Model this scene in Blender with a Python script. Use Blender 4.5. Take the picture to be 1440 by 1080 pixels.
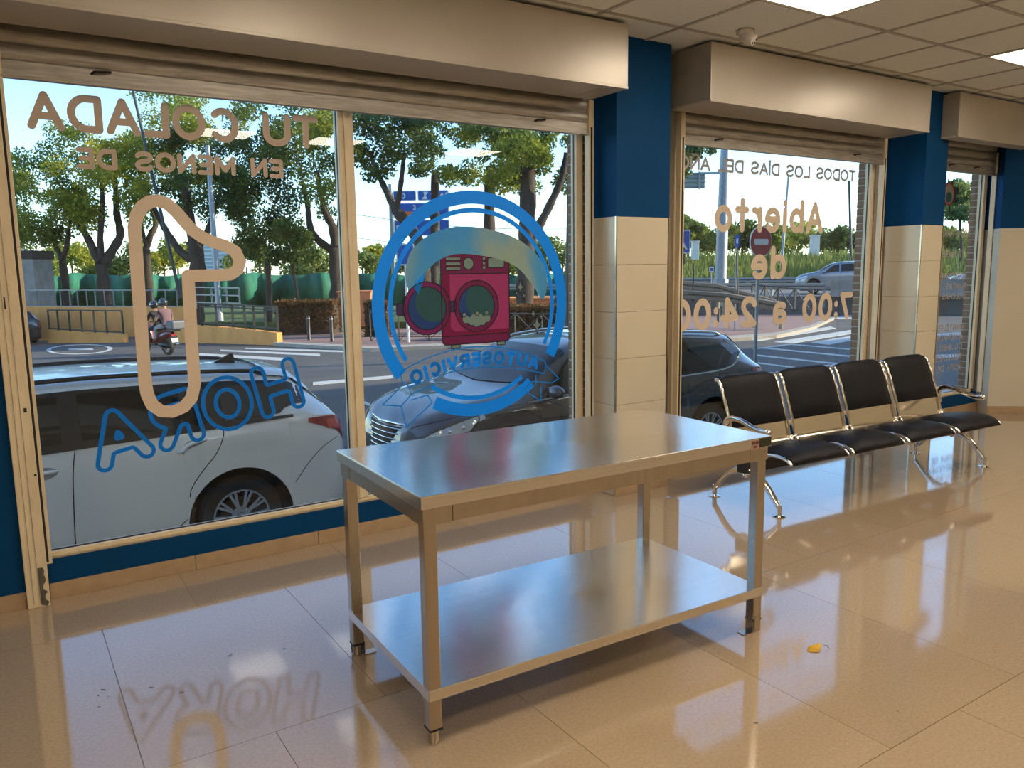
import bpy, bmesh, math, random
import numpy as np
from mathutils import Vector, Matrix
for _o in list(bpy.data.objects): bpy.data.objects.remove(_o)
S = bpy.context.scene
COL = S.collection
PI = math.pi
random.seed(7)

# ------------------------------------------------------------------ camera
CAM_H = 1.546
FPX, YAW, PITCH, ROLL = 1113.27, .5737, .1448, -.0145
_cy, _sy, _cp, _sp = math.cos(YAW), math.sin(YAW), math.cos(PITCH), math.sin(PITCH)
FWD = Vector((_sy*_cp, _cy*_cp, -_sp)); _rt = Vector((_cy, -_sy, 0)); _up = _rt.cross(FWD)
CR = _rt*math.cos(ROLL) + _up*math.sin(ROLL)
CU = -_rt*math.sin(ROLL) + _up*math.cos(ROLL)
cam_data = bpy.data.cameras.new('camera'); cam = bpy.data.objects.new('camera', cam_data); COL.objects.link(cam)
cam_data.sensor_width = 36; cam_data.lens = FPX/1440*36; cam_data.clip_start = .05; cam_data.clip_end = 600
cam.matrix_world = Matrix(((CR.x, CU.x, -FWD.x, 0), (CR.y, CU.y, -FWD.y, 0), (CR.z, CU.z, -FWD.z, CAM_H), (0, 0, 0, 1)))
S.camera = cam
S.view_settings.view_transform = 'Standard'; S.view_settings.look = 'None'
S.view_settings.gamma = 1; S.view_settings.use_curve_mapping = False
S.view_settings.exposure = 0.0

# ------------------------------------------------------------------ sky and sun
SUN_AZ, SUN_EL = math.radians(118), math.radians(21)      # azimuth from +Y towards +X
w = bpy.data.worlds.new('sky'); S.world = w; w.use_nodes = True
nt = w.node_tree; bg = nt.nodes['Background']
sk = nt.nodes.new('ShaderNodeTexSky'); sk.sky_type = 'NISHITA'; sk.sun_disc = False
sk.sun_elevation = SUN_EL; sk.sun_rotation = SUN_AZ; sk.altitude = 600; sk.air_density = 1.0; sk.dust_density = .35; sk.ozone_density = 1.8
tint = nt.nodes.new('ShaderNodeMix'); tint.data_type = 'RGBA'; tint.blend_type = 'MULTIPLY'; tint.inputs['Factor'].default_value = 1; tint.inputs['B'].default_value = (.80, .90, 1.0, 1)   # clear, slightly bluer air
nt.links.new(sk.outputs[0], tint.inputs['A']); nt.links.new(tint.outputs['Result'], bg.inputs[0]); bg.inputs[1].default_value = .47
sd = bpy.data.lights.new('sun', 'SUN'); sun = bpy.data.objects.new('sun', sd); COL.objects.link(sun)
sd.energy = 9.0; sd.color = (1, .82, .55); sd.angle = math.radians(.6)
_sv = Vector((math.sin(SUN_AZ)*math.cos(SUN_EL), math.cos(SUN_AZ)*math.cos(SUN_EL), math.sin(SUN_EL)))
sun.rotation_euler = _sv.to_track_quat('Z', 'Y').to_euler(); sun.location = (20, -20, 30)
LAMP_POWER = 15.5       # emission of the ceiling panels
LAMP_COL = (1, .88, .72)

# ------------------------------------------------------------------ helpers
def V(*a): return Vector(a)
def ray(px, py): return FWD + CR*((px-720)/FPX) - CU*((py-540)/FPX)
def at(px, py, d):            # the place that lies d metres ahead, seen in that direction
    return V(0, 0, CAM_H) + ray(px, py)*d
def gz(y): return -.47 - .0225*y          # the street falls gently away from the shop
def gp(px, py):
    r = ray(px, py); t = (-.47-CAM_H)/(r.z+.0225*r.y); return V(0, 0, CAM_H)+r*t

class MB:
    def __init__(s): s.v = []; s.f = []; s.mi = []; s.m = 0
    def add(s, vs, fs):
        n = len(s.v); s.v.extend([tuple(p) for p in vs]); s.f.extend([tuple(i+n for i in f) for f in fs]); s.mi.extend([s.m]*len(fs)); return s
    def box(s, a, b):
        x0, y0, z0 = a; x1, y1, z1 = b
        return s.add([(x0,y0,z0),(x1,y0,z0),(x1,y1,z0),(x0,y1,z0),(x0,y0,z1),(x1,y0,z1),(x1,y1,z1),(x0,y1,z1)],
              [(0,3,2,1),(4,5,6,7),(0,1,5,4),(1,2,6,5),(2,3,7,6),(3,0,4,7)])
    def obox(s, c, ax, ay, az):      # centre and three half-axis vectors
        c, ax, ay, az = Vector(c), Vector(ax), Vector(ay), Vector(az)
        vs = [c+ax*i+ay*j+az*k for k in (-1, 1) for i, j in ((-1,-1),(1,-1),(1,1),(-1,1))]
        return s.add(vs, [(0,3,2,1),(4,5,6,7),(0,1,5,4),(1,2,6,5),(2,3,7,6),(3,0,4,7)])
    def bar(s, p, q, wdt, hgt, up=(0,0,1)):
        p, q = Vector(p), Vector(q); d = q-p; L = d.length; d = d/L; u = Vector(up)
        sd_ = d.cross(u)
        if sd_.length < 1e-4: sd_ = d.cross(Vector((1,0,0)))
        sd_.normalize(); u = sd_.cross(d)
        return s.obox((p+q)/2, d*L/2, sd_*wdt/2, u*hgt/2)
    def prism(s, poly, z0, z1):      # polygon in XY, extruded in z
        n = len(poly)
        return s.add([(x,y,z0) for x,y in poly]+[(x,y,z1) for x,y in poly],
              [tuple(range(n-1,-1,-1)), tuple(range(n,2*n))]+[(i,(i+1)%n,n+(i+1)%n,n+i) for i in range(n)])
    def tube(s, path, r, n=8, caps=True, flat=1.0):
        path = [Vector(p) for p in path]; rs = r if hasattr(r, '__len__') else [r]*len(path)
        t0 = (path[1]-path[0]).normalized(); u = t0.orthogonal().normalized()
        if abs(t0.z) < .9: u = (V(0,0,1)-t0*t0.z).normalized()
        vs = []; fs = []
        for i, p in enumerate(path):
            t = (path[min(i+1,len(path)-1)]-path[max(i-1,0)]).normalized()
            u = (u-t*u.dot(t)).normalized(); w_ = t.cross(u)
            for k in range(n):
                a = 2*PI*k/n; vs.append(p+(u*math.cos(a)+w_*math.sin(a)*flat)*rs[i])
        for i in range(len(path)-1):
            for k in range(n): fs.append((i*n+k, i*n+(k+1)%n, (i+1)*n+(k+1)%n, (i+1)*n+k))
        if caps: fs.append(tuple(range(n-1,-1,-1))); fs.append(tuple(range((len(path)-1)*n, len(path)*n)))
        return s.add(vs, fs)
    def cyl(s, p, q, r, n=16): return s.tube([p, q], r, n)
    def lathe(s, prof, origin, axis, n=24):     # prof [(radius, along)]
        o = Vector(origin); ax = Vector(axis).normalized(); u = ax.orthogonal().normalized(); w_ = ax.cross(u)
        vs = []; fs = []; m = len(prof)
        for k in range(n):
            a = 2*PI*k/n; d = u*math.cos(a)+w_*math.sin(a)
            for r, h in prof: vs.append(o+ax*h+d*r)
        for k in range(n):
            for i in range(m-1): fs.append((k*m+i, ((k+1)%n)*m+i, ((k+1)%n)*m+i+1, k*m+i+1))
        return s.add(vs, fs)
    def sphere(s, c, r, n=12, sc=(1,1,1)):
        c = Vector(c); prof = [(math.sin(PI*i/n), -math.cos(PI*i/n)) for i in range(n+1)]
        m = MB().lathe(prof, (0,0,0), (0,0,1), n*2)
        return s.add([(c.x+p[0]*r*sc[0], c.y+p[1]*r*sc[1], c.z+p[2]*r*sc[2]) for p in m.v], m.f)
    def grid(s, rows):               # list of equal-length point rows
        n = len(rows[0]); vs = [p for r in rows for p in r]
        return s.add(vs, [(i*n+k, i*n+k+1, (i+1)*n+k+1, (i+1)*n+k) for i in range(len(rows)-1) for k in range(n-1)])

def link(name, mb, m, parent=None, smooth=False, bevel=0, angle=None, weld=False):
    me = bpy.data.meshes.new(name); me.from_pydata(mb.v, [], mb.f); me.validate(); 
    for mm in (m if isinstance(m, (list, tuple)) else [m]): me.materials.append(mm)
    if any(mb.mi) and len(mb.mi) == len(me.polygons): me.polygons.foreach_set('material_index', mb.mi)
    bm = bmesh.new(); bm.from_mesh(me)
    if weld: bmesh.ops.remove_doubles(bm, verts=bm.verts, dist=1e-4)
    bmesh.ops.recalc_face_normals(bm, faces=bm.faces); bm.to_mesh(me); bm.free()
    if smooth:
        me.polygons.foreach_set('use_smooth', [True]*len(me.polygons))
        if angle: me.set_sharp_from_angle(angle=math.radians(angle))
    o = bpy.data.objects.new(name, me); COL.objects.link(o)
    if bevel:
        b = o.modifiers.new('bevel', 'BEVEL'); b.width = bevel; b.segments = 2; b.limit_method = 'ANGLE'
    if parent is not None: attach(o, parent)
    return o
def attach(o, parent):
    o.parent = parent
    r = parent; m = Matrix.Identity(4)
    chain = []
    while r is not None: chain.append(r); r = r.parent
    for c in reversed(chain): m = m @ c.matrix_parent_inverse @ c.matrix_basis
    o.matrix_parent_inverse = m.inverted()
def tag(o, label, cat, group=None):
    o['label'] = label; o['category'] = cat
    if group: o['group'] = group
    return o
def thing(name, label, cat, loc=(0,0,0), group=None, rz=0):
    o = bpy.data.objects.new(name, None); COL.objects.link(o); o.empty_display_size = .1
    o.location = loc; o.rotation_euler = (0,0,rz); return tag(o, label, cat, group)
def lpart(name, mb, m, parent, **k):        # part given in its thing's own coordinates
    o = link(name, mb, m, None, **k); o.parent = parent; return o
def struct(name, mb, m, parent=None, **k):
    o = link(name, mb, m, parent, **k)
    if parent is None: o['kind'] = 'structure'
    return o
def copy_tree(o, parent=None):
    c = o.copy(); COL.objects.link(c); c.parent = parent
    for ch in list(o.children): copy_tree(ch, c)
    return c
def piece(name, me_src, loc, parent, rz=None):       # a cheap repeat that shares its mesh
    c = me_src.copy(); COL.objects.link(c); c.name = name; c.location = loc
    if rz is not None: c.rotation_euler = (0,0,rz)
    c.parent = parent; return c

# ------------------------------------------------------------------ materials
MATS = {}
def mat(name, col, rough=.5, metal=0, var=0, scale=8, bump=0, bscale=None, stretch=(1,1,1), rnd=0, spec=.5, coat=0, coat_r=.05, aniso=0, trans=0, col2=None, emit=None, estr=0, alpha=1, coords='Object'):
    m = bpy.data.materials.new(name); m.use_nodes = True; n = m.node_tree; b = n.nodes['Principled BSDF']
    L = n.links.new
    b.inputs['Base Color'].default_value = (*col, 1); b.inputs['Roughness'].default_value = rough; b.inputs['Metallic'].default_value = metal
    b.inputs['Specular IOR Level'].default_value = spec
    b.inputs['Coat Weight'].default_value = coat; b.inputs['Coat Roughness'].default_value = coat_r
    if aniso: b.inputs['Anisotropic'].default_value = aniso
    if trans: b.inputs['Transmission Weight'].default_value = trans
    if alpha < 1: b.inputs['Alpha'].default_value = alpha
    if emit: b.inputs['Emission Color'].default_value = (*emit, 1); b.inputs['Emission Strength'].default_value = estr
    tc = mp = None
    def coord():
        nonlocal tc, mp
        if mp is None:
            tc = n.nodes.new('ShaderNodeTexCoord'); mp = n.nodes.new('ShaderNodeMapping'); mp.inputs['Scale'].default_value = stretch
            L(tc.outputs[coords], mp.inputs['Vector'])
        return mp.outputs[0]
    src = None
    if var or col2:
        no = n.nodes.new('ShaderNodeTexNoise'); no.inputs['Scale'].default_value = scale; no.inputs['Detail'].default_value = 6; L(coord(), no.inputs['Vector'])
        cr = n.nodes.new('ShaderNodeValToRGB'); cr.color_ramp.elements[0].position = .32; cr.color_ramp.elements[1].position = .68
        c2 = col2 if col2 else tuple(min(1, c*(1+var)) for c in col); c1 = col if col2 else tuple(c*(1-var) for c in col)
        cr.color_ramp.elements[0].color = (*c1, 1); cr.color_ramp.elements[1].color = (*c2, 1)
        L(no.outputs[0], cr.inputs[0]); src = cr.outputs[0]
    if rnd:
        oi = n.nodes.new('ShaderNodeObjectInfo'); mr = n.nodes.new('ShaderNodeMapRange'); mr.inputs['To Min'].default_value = 1-rnd; mr.inputs['To Max'].default_value = 1+rnd
        L(oi.outputs['Random'], mr.inputs['Value'])
        hs = n.nodes.new('ShaderNodeHueSaturation'); L(mr.outputs[0], hs.inputs['Value'])
        if src: L(src, hs.inputs['Color'])
        else: hs.inputs['Color'].default_value = (*col, 1)
        src = hs.outputs[0]
    if src: L(src, b.inputs['Base Color'])
    if bump:
        no2 = n.nodes.new('ShaderNodeTexNoise'); no2.inputs['Scale'].default_value = bscale or scale; no2.inputs['Detail'].default_value = 4; L(coord(), no2.inputs['Vector'])
        bp = n.nodes.new('ShaderNodeBump'); bp.inputs['Strength'].default_value = bump; bp.inputs['Distance'].default_value = .02
        L(no2.outputs[0], bp.inputs['Height']); L(bp.outputs[0], b.inputs['Normal'])
    MATS[name] = m; return m
def glass_mat(name, tint, ior=1.45, refl=1.0, rough=0.0):      # window pane: clear with Fresnel reflection
    m = bpy.data.materials.new(name); m.use_nodes = True; n = m.node_tree; n.nodes.remove(n.nodes['Principled BSDF'])
    out = n.nodes['Material Output']; tr = n.nodes.new('ShaderNodeBsdfTransparent'); tr.inputs[0].default_value = (*tint, 1)
    gl = n.nodes.new('ShaderNodeBsdfGlossy'); gl.inputs['Roughness'].default_value = rough
    fr = n.nodes.new('ShaderNodeLayerWeight'); fr.inputs[0].default_value = .5; mx = n.nodes.new('ShaderNodeMixShader')
    pw = n.nodes.new('ShaderNodeMath'); pw.operation = 'POWER'; pw.inputs[1].default_value = 5; n.links.new(fr.outputs['Facing'], pw.inputs[0])
    mu = n.nodes.new('ShaderNodeMath'); mu.operation = 'MULTIPLY_ADD'; mu.inputs[1].default_value = .96*refl; mu.inputs[2].default_value = .04*refl
    n.links.new(pw.outputs[0], mu.inputs[0]); n.links.new(mu.outputs[0], mx.inputs[0]); n.links.new(tr.outputs[0], mx.inputs[1]); n.links.new(gl.outputs[0], mx.inputs[2]); n.links.new(mx.outputs[0], out.inputs[0])
    return m
M_floor = mat('polished_tile', (.415,.305,.195), .075, var=.10, scale=90, rnd=.03, spec=.7, coat=.8, coat_r=.07, bump=.010, bscale=3)
M_grout = mat('grout', (.30,.215,.14), .6)
M_ceil = mat('ceiling_board', (.72,.72,.66), .9, var=.03, scale=40, rnd=.03, bump=.05, bscale=220)
M_grid = mat('ceiling_grid', (.42,.39,.33), .6)
M_blue = mat('blue_paint', (.0012,.050,.150), .6, var=.05, scale=3, bump=.03, bscale=40, spec=.12)
M_cream = mat('cream_tile', (.63,.555,.41), .22, var=.03, scale=2, rnd=.02)
M_wall = mat('cream_wall', (.63,.555,.42), .6, var=.03, scale=2)
M_joint = mat('tile_joint', (.36,.28,.20), .8)
M_base = mat('baseboard_tile', (.42,.29,.17), .3, var=.08, scale=14, rnd=.04)
M_frame = mat('cream_frame_paint', (.74,.61,.40), .45, var=.07, scale=9, stretch=(2,2,.6), bump=.05, bscale=30)
M_chip = mat('bare_metal_patch', (.10,.085,.065), .6, var=.3, scale=30)
M_glass = glass_mat('window_glass', (.93,.96,.955), 1.5, 1.0)
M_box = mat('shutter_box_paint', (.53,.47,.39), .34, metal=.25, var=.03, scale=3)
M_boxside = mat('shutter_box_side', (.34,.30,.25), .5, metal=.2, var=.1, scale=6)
M_slat = mat('shutter_slat', (.40,.37,.32), .45, metal=.5, var=.25, scale=7, stretch=(1,6,14), bump=.05, bscale=12)
M_dark = mat('dark_gap', (.02,.018,.016), .8)
M_steel = mat('brushed_steel', (.80,.77,.72), .20, metal=1, var=.03, scale=5, stretch=(.25,14,14), aniso=.55, bump=.018, bscale=6)
M_steel2 = mat('steel_leg', (.52,.46,.38), .24, metal=1, var=.05, scale=6, stretch=(10,10,.4))
M_chrome = mat('chrome', (.80,.76,.70), .06, metal=1)
M_sheet = mat('chrome_sheet', (.66,.60,.50), .16, metal=1)
M_leather = mat('black_vinyl', (.007,.007,.010), .48, var=.15, scale=30, bump=.04, bscale=90, spec=.22)
M_black = mat('black_plastic', (.012,.012,.013), .4)
M_white = mat('white_plastic', (.62,.56,.48), .4)
M_lampf = mat('lamp_frame', (.7,.64,.55), .5)
M_lamp = mat('lamp_diffuser', (.9,.9,.85), .5, emit=LAMP_COL, estr=LAMP_POWER)
M_brick = mat('brick', (.22,.115,.068), .85, var=.2, scale=20, rnd=.18, bump=.2, bscale=60)
M_mortar = mat('mortar', (.42,.36,.28), .9)
M_render = mat('outer_wall', (.60,.52,.44), .9, var=.1, scale=3)

# ------------------------------------------------------------------ room shell
XL, XR, YB, YF, ZC = -2.4, 9.6, -3.5, 4.27, 2.99
fl = struct('floor', MB().box((XL-.1, YB-.1, -.12), (XR+.1, YF+.35, -.006)), M_grout)
tw, tl, gap = .81, 1.22, .0011
tsrc = None
for r in range(7):
    y1 = 3.76+tl-(r)*tl; y0 = y1-tl
    off = .26 if r % 2 == 1 else .26+.405
    k = -4
    while True:
        x0 = off+tw*k; x1 = x0+tw; k += 1
        if x0 > XR: break
        if x1 < XL: continue
        a0, a1, b0, b1 = max(x0, XL)+gap, min(x1, XR)-gap, max(y0, YB)+gap, min(y1, YF)-gap
        if a1-a0 < .05 or b1-b0 < .05: continue
        full = abs(a1-a0-(tw-2*gap)) < 1e-6 and abs(b1-b0-(tl-2*gap)) < 1e-6
        if full and tsrc is not None: t = tsrc.copy(); COL.objects.link(t); t.location = (a0, b0, 0); t.parent = fl
        else:
            t = link('tile', MB().box((0,0,-.006), (a1-a0, b1-b0, 0)), M_floor); t.location = (a0, b0, 0); t.parent = fl
            if full: tsrc = t
# ceiling: dark void board, T-bar grid, tiles; the light panels take the place of tiles
ce = struct('ceiling', MB().box((XL-.1, YB-.1, 3.03), (XR+.1, YF+.35, 3.12)), M_dark)
GX0, GY0, TS = 3.062, 3.71, .6
lights = [(1, 1), (5, 1), (-3, 2), (-2, 6), (0, 6), (3, 6), (7, 6), (-7, 3), (-4, 3), (-1, 3), (2, 3), (5, 3), (8, 3), (-9, 8), (-7, 6), (9, 8)]   # (column, row) of the panels; most are unseen, added to fill the room
# front row panels stand in columns 3.66..4.26 and 6.06..6.66
grid_mb = MB()
for i in range(-9, 12):
    x = GX0+i*TS
    if XL < x < XR: grid_mb.box((x-.012, YB, ZC-.004), (x+.012, YF, ZC+.03))
for j in range(-1, 13):
    y = GY0-j*TS
    if YB < y < YF: grid_mb.box((XL, y-.012, ZC-.004), (XR, y+.012, ZC+.03))
link('ceiling_grid', grid_mb, M_grid, ce)
def outside_right(x, y): return (x-8.45)*.643+(y-4.08)*.766 > .15
src = None
for i in range(-10, 12):
    for j in range(-1, 13):
        x0, x1 = max(GX0+i*TS, XL), min(GX0+(i+1)*TS, XR); y1, y0 = min(GY0-j*TS, YF), max(GY0-(j+1)*TS, YB)
        if x1-x0 < .08 or y1-y0 < .08 or outside_right((x0+x1)/2, (y0+y1)/2) or (i, j) in lights: continue
        g = .011; full = x1-x0 > .599 and y1-y0 > .599
        if full and src is not None: t = src.copy(); COL.objects.link(t)
        else:
            t = link('tile', MB().box((g, g, 0), (x1-x0-g, y1-y0-g, .02)), M_ceil)
            if full: src = t
        t.location = (x0, y0, ZC+.003); t.parent = ce
lab = {(1,1): 'square white ceiling light panel nearest above the row of chairs and the wall sensor', (5,1): 'square white ceiling light panel in front of the last shutter box'}
for (i, j) in lights:
    x, y = GX0+i*TS, GY0-(j+1)*TS
    far_ = (i, j) not in lab
    L_ = thing('ceiling_light', lab.get((i, j), 'square white ceiling light panel among the inner room panels, most of them added out of view as fill'), 'ceiling light', (x+.3, y+.3, ZC), 'recessed ceiling light panels')
    f = MB()
    for a, b in (((x+.002,y+.002,ZC-.006),(x+.598,y+.022,ZC+.04)), ((x+.002,y+.578,ZC-.006),(x+.598,y+.598,ZC+.04)), ((x+.002,y+.022,ZC-.006),(x+.022,y+.578,ZC+.04)), ((x+.578,y+.022,ZC-.006),(x+.598,y+.578,ZC+.04))): f.box(a, b)
    link('frame', f, M_lampf, L_)
    link('diffuser', MB().box((x+.022,y+.022,ZC-.003), (x+.578,y+.578,ZC+.01)), M_lamp, L_)

# walls
struct('wall_back', MB().box((XL-.15, YB-.15, 0), (XR+.15, YB, 3.0)), M_wall)
struct('wall_left', MB().box((XL-.15, YB, 0), (XL, YF+.3, 3.0)), M_wall)
struct('wall_side', MB().box((XR, YB, 0), (XR+.15, 3.2, 3.0)), M_wall)
def two_tone(name, poly, z1=3.0, split=1.872):
    o = struct(name, MB().prism(poly, 0, split), M_wall); link('upper_paint', MB().prism(poly, split, z1), M_blue, o); return o
# far angled wall beside the last window
wr = two_tone('wall_right', [(8.45,4.08),(9.62,3.098),(9.85,3.35),(8.80,4.40),(8.74,4.40)])
def base_run(name, p, q, h=.078, t=.012, n=None):    # a row of skirting tiles from p to q; the room lies on the right-hand side of p->q
    p, q = V(*p, 0), V(*q, 0); d = q-p; L = d.length; d.normalize(); nrm = V(d.y, -d.x, 0)
    k = n or max(1, round(L/.62)); root = None
    for i in range(k):
        a = p+d*(L*i/k+.0015); b = p+d*(L*(i+1)/k-.0015)
        m = MB().obox((a+b)/2+nrm*t/2+V(0,0,h/2), (b-a)/2, nrm*t/2, V(0,0,h/2))
        if root is None: root = struct(name, m, M_base, bevel=.002)
        else: link('tile', m, M_base, root, bevel=.002)
    return root
base_run('baseboard_right', (8.45,4.08), (9.6,3.115))
# facade pieces
wf = struct('wall_front', MB().box((XL, 4.22, 0), (-.005, 4.40, 3.0)), M_blue)
for a, b in ((.10, 3.30), (4.16, 6.66), (7.4, 8.56)):
    link('sill_wall', MB().box((a-.02, 4.27, 0), (b+.02, 4.40, .192)), M_blue, wf)
link('lintel', MB().box((-.005, 4.30, 2.66), (8.80, 4.40, 3.0)), M_wall, wf)
base_run('baseboard_left', (XL, 4.22), (-.005, 4.22))
base_run('baseboard_front', (.09, 4.27), (3.42, 4.27))
base_run('baseboard_window', (3.90, 4.27), (6.70, 4.27)); base_run('baseboard_far', (7.14, 4.27), (8.60, 4.27))
def pillar(name, x0, x1, y0, y1=4.40, split=1.872):
    o = struct(name, MB().box((x0+.008, y0+.008, 0), (x1-.008, y1, split-.002)), M_joint)
    link('upper_paint', MB().box((x0, y0, split), (x1, y1, 3.0)), M_blue, o)
    h = split/6
    for r in range(6):
        z0, z1 = r*h+.0012, (r+1)*h-.0012
        link('tile', MB().box((x0+.010, y0, z0), (x1-.010, y0+.007, z1)), M_cream, o, bevel=.0015)
        for xa, xb in ((x0, x0+.007), (x1-.007, x1)):
            n_ = 2 if y1-y0 > .4 else 1
            link('tile', MB().box((xa, y0+.010, z0), (xb, 4.268, z1)), M_cream, o, bevel=.0015)
    # corner beads in brushed metal
    for xa in (x0, x1): link('corner_bead', MB().box((xa-.004 if xa == x0 else xa-.006, y0-.004, 0), (xa+.006 if xa == x0 else xa+.004, y0+.008, split)), M_steel2, o)
    return o
pillar('wall_pillar_near', 3.42, 3.89, 4.02)
pillar('wall_pillar_far', 6.80, 7.14, 3.93)
base_run('baseboard_pillar', (3.412, 4.02), (3.898, 4.02), t=.014, n=1); base_run('baseboard_pillar_far', (6.792, 3.93), (7.148, 3.93), t=.014, n=1)

# windows: cream frame, clear panes
def window(n, x0, x1, mulls, top=2.66):
    o = struct('window_%d' % n, MB().box((x0, 4.285, .192), (x1, 4.345, .226)), M_frame, bevel=.003)
    def fr(a, b): link('window_frame', MB().box(a, b), M_frame, o, bevel=.003)
    link('glazing_bead', MB().box((x0, 4.279, .204), (x1, 4.287, .214)), M_frame, o)
    fr((x0-.055, 4.285, .226), (x0, 4.345, top)); fr((x1, 4.285, .226), (x1+.055, 4.345, top)); fr((x0, 4.285, top-.05), (x1, 4.345, top))
    xs = [x0]
    for m0, m1 in mulls:
        fr((m0, 4.279, .226), (m1, 4.35, top-.05)); link('mullion_cap', MB().box((m0+.03, 4.268, .226), (m1-.03, 4.279, top-.05)), M_frame, o, bevel=.002)
        xs += [m0, m1]
    xs.append(x1)
    for a, b in zip(xs[::2], xs[1::2]):
        link('pane', MB().box((a-.005, 4.318, .222), (b+.005, 4.324, top-.04)), M_glass, o)
        link('gasket', MB().box((a, 4.309, .226), (b, 4.318, .231)), M_black, o)
        for xx in (a, b-.004): link('gasket', MB().box((xx, 4.309, .226), (xx+.004, 4.318, top-.05)), M_black, o)
    return o
W1 = window(1, .10, 3.30, [(1.655, 1.742)])
W2 = window(2, 4.245, 6.575, [])
W3 = window(3, 7.45, 8.50, [])
# left post of the first window, worn at the foot
post = MB().box((-.005, 4.185, 0), (.088, 4.285, 2.66)); pst = link('door_post', post, M_frame, W1, bevel=.004)
for xx in (.02, .045): link('post_groove', MB().box((xx, 4.182, .02), (xx+.003, 4.1862, 2.6)), M_mortar, W1)
link('post_hole', MB().box((.060,4.183,.93),(.072,4.1855,.95)), M_dark, W1); link('post_hole', MB().box((.074,4.183,.63),(.084,4.1855,.64)), M_dark, W1); link('post_slot', MB().box((.028,4.183,1.40),(.034,4.1855,1.455)), M_dark, W1)
rc = random.Random(3)
ed = [(.086+.0, .19)]
pl = [(.048, .192)] + [(.072+rc.uniform(-.008,.012), .192-.19*i/11) for i in range(12)] + [(.050, 0.012)]
link('chipped_patch', MB().add([(x, 4.1835, z) for x, z in pl], [tuple(range(len(pl)))]), M_chip, W1)

# brick reveals just outside each window
def brick_jamb(x0, x1, parent):
    z = -.50; i = 0
    root = struct('wall_brick', MB().box((x0+.004, 4.352, -.6), (x1, 4.462, 3.0)), M_mortar)
    s0 = None
    while z < 2.75:
        if s0 is None: s0 = link('brick', MB().box((0,0,0), (.09,.115,.056)), M_brick, None, bevel=.003); s0.parent = root; s0.location = (x0, 4.350, z)
        else: piece('brick', s0, (x0, 4.350-(.0015 if i % 2 else 0), z), root)
        z += .067; i += 1
for a, b in ((3.362, 4.17), (6.65, 7.35), (8.585, 9.9)): brick_jamb(a, b, None)
struct('wall_outside_left', MB().box((-14, 4.402, -1), (.03, 4.52, 3.0)), M_render)
struct('wall_outside_upper', MB().box((-14, -9, 3.13), (9.9, 4.47, 13.5)), M_render)
struct('wall_shade_block', MB().box((10.0, -25, -1.2), (46, 3.9, 8.5)), M_render)  # unseen neighbouring block, added to shade the street and its signs
struct('wall_outside_end', MB().box((9.9, -9, -1), (9.98, 4.47, 13.5)), M_render)
struct('wall_outside_plinth', MB().box((.03, 4.402, -1.2), (9.9, 4.47, .17)), M_render)

# shutter boxes with their roller shutters
def shutter(x0, x1, g0, g1, lab_box, lab_sh, zb=2.605, y1=4.20):
    B = thing('shutter_box', lab_box, 'shutter box', ((x0+x1)/2, 4.0, zb), 'shutter boxes above the windows')
    y0, zt = 3.775, 2.972; t = .012
    link('front_panel', MB().box((x0, y0, zb), (x1, y0+t, zt)), M_box, B, bevel=.003)
    link('bottom_panel', MB().box((x0, y0+t, zb), (x1, min(4.13, y1), zb+t)), M_box, B)
    link('front_lip', MB().box((x0, y0-.003, zb-.003), (x1, y0+.02, zb+.012)), M_box, B, bevel=.002)
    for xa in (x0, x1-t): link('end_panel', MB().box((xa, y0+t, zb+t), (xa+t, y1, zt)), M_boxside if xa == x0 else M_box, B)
    link('bottom_seam', MB().box((x1-.16, 3.79, zb-.0015), (x1-.10, min(4.13, y1), zb+.001)), M_box, B)
    R = thing('roller_shutter', lab_sh, 'roller shutter', ((x0+x1)/2, 4.22, 2.4), 'half-open roller shutters')
    sl = []
    for k in range(5):
        z0 = 2.475+k*.078; rows = []
        for q in range(9):
            a = -1+2*q/8; zz = z0+.037+.037*a; yy = 4.215-.014*(1-a*a)-.0
            rows.append([(g0+.005, yy, zz), (g1-.005, yy, zz)])
        m = MB().grid(rows); m.box((g0+.005, 4.215, z0), (g1-.005, 4.220, z0+.006)); m.box((g0+.005,4.219,z0-.001),(g1-.005,4.222,z0+.080))
        link('slat', m, M_slat, R, smooth=True, angle=40)
    link('bottom_bar', MB().box((g0+.005, 4.205, 2.398), (g1-.005, 4.228, 2.4765)), M_slat, R, bevel=.004)
    link('bottom_bar_lip', MB().box((g0+.005, 4.190, 2.398), (g1-.005, 4.205, 2.412)), M_slat, R, bevel=.002)
    for hx in (g0+.17*(g1-g0)*.25+.25, g1-.40):
        link('handle', MB().tube([(hx-.03,4.206,2.452),(hx-.02,4.185,2.458),(hx+.03,4.182,2.462),(hx+.05,4.205,2.468)], .006, 6), M_dark, R)
    for xa, xb in ((g0-.03, g0+.012), (g1-.012, g1+.03)):
        link('guide_rail', MB().box((xa, 4.192, .20 if xa > .1 else .2), (xb, 4.238, 2.62)), M_frame, R, bevel=.002)
        link('guide_slot', MB().box(((xa+xb)/2-.007, 4.1905, .21), ((xa+xb)/2+.007, 4.1935, 2.45)), M_dark, R)
    return B
shutter(-.75, 3.300, .10, 3.345, 'long cream metal shutter box beside the near blue pillar, over the widest window', 'grey roller shutter half rolled down over the window with the round washing machine sticker')
shutter(4.005, 6.56, 4.19, 6.62, 'cream metal shutter box between the two blue pillars with a white sensor at its top', 'grey roller shutter half rolled down over the window that lists the opening hours')
shutter(7.005, 8.40, 7.40, 8.545, 'short cream metal shutter box past the far blue pillar', 'grey roller shutter half rolled down over the narrow window beyond the far pillar', y1=3.925)
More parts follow.
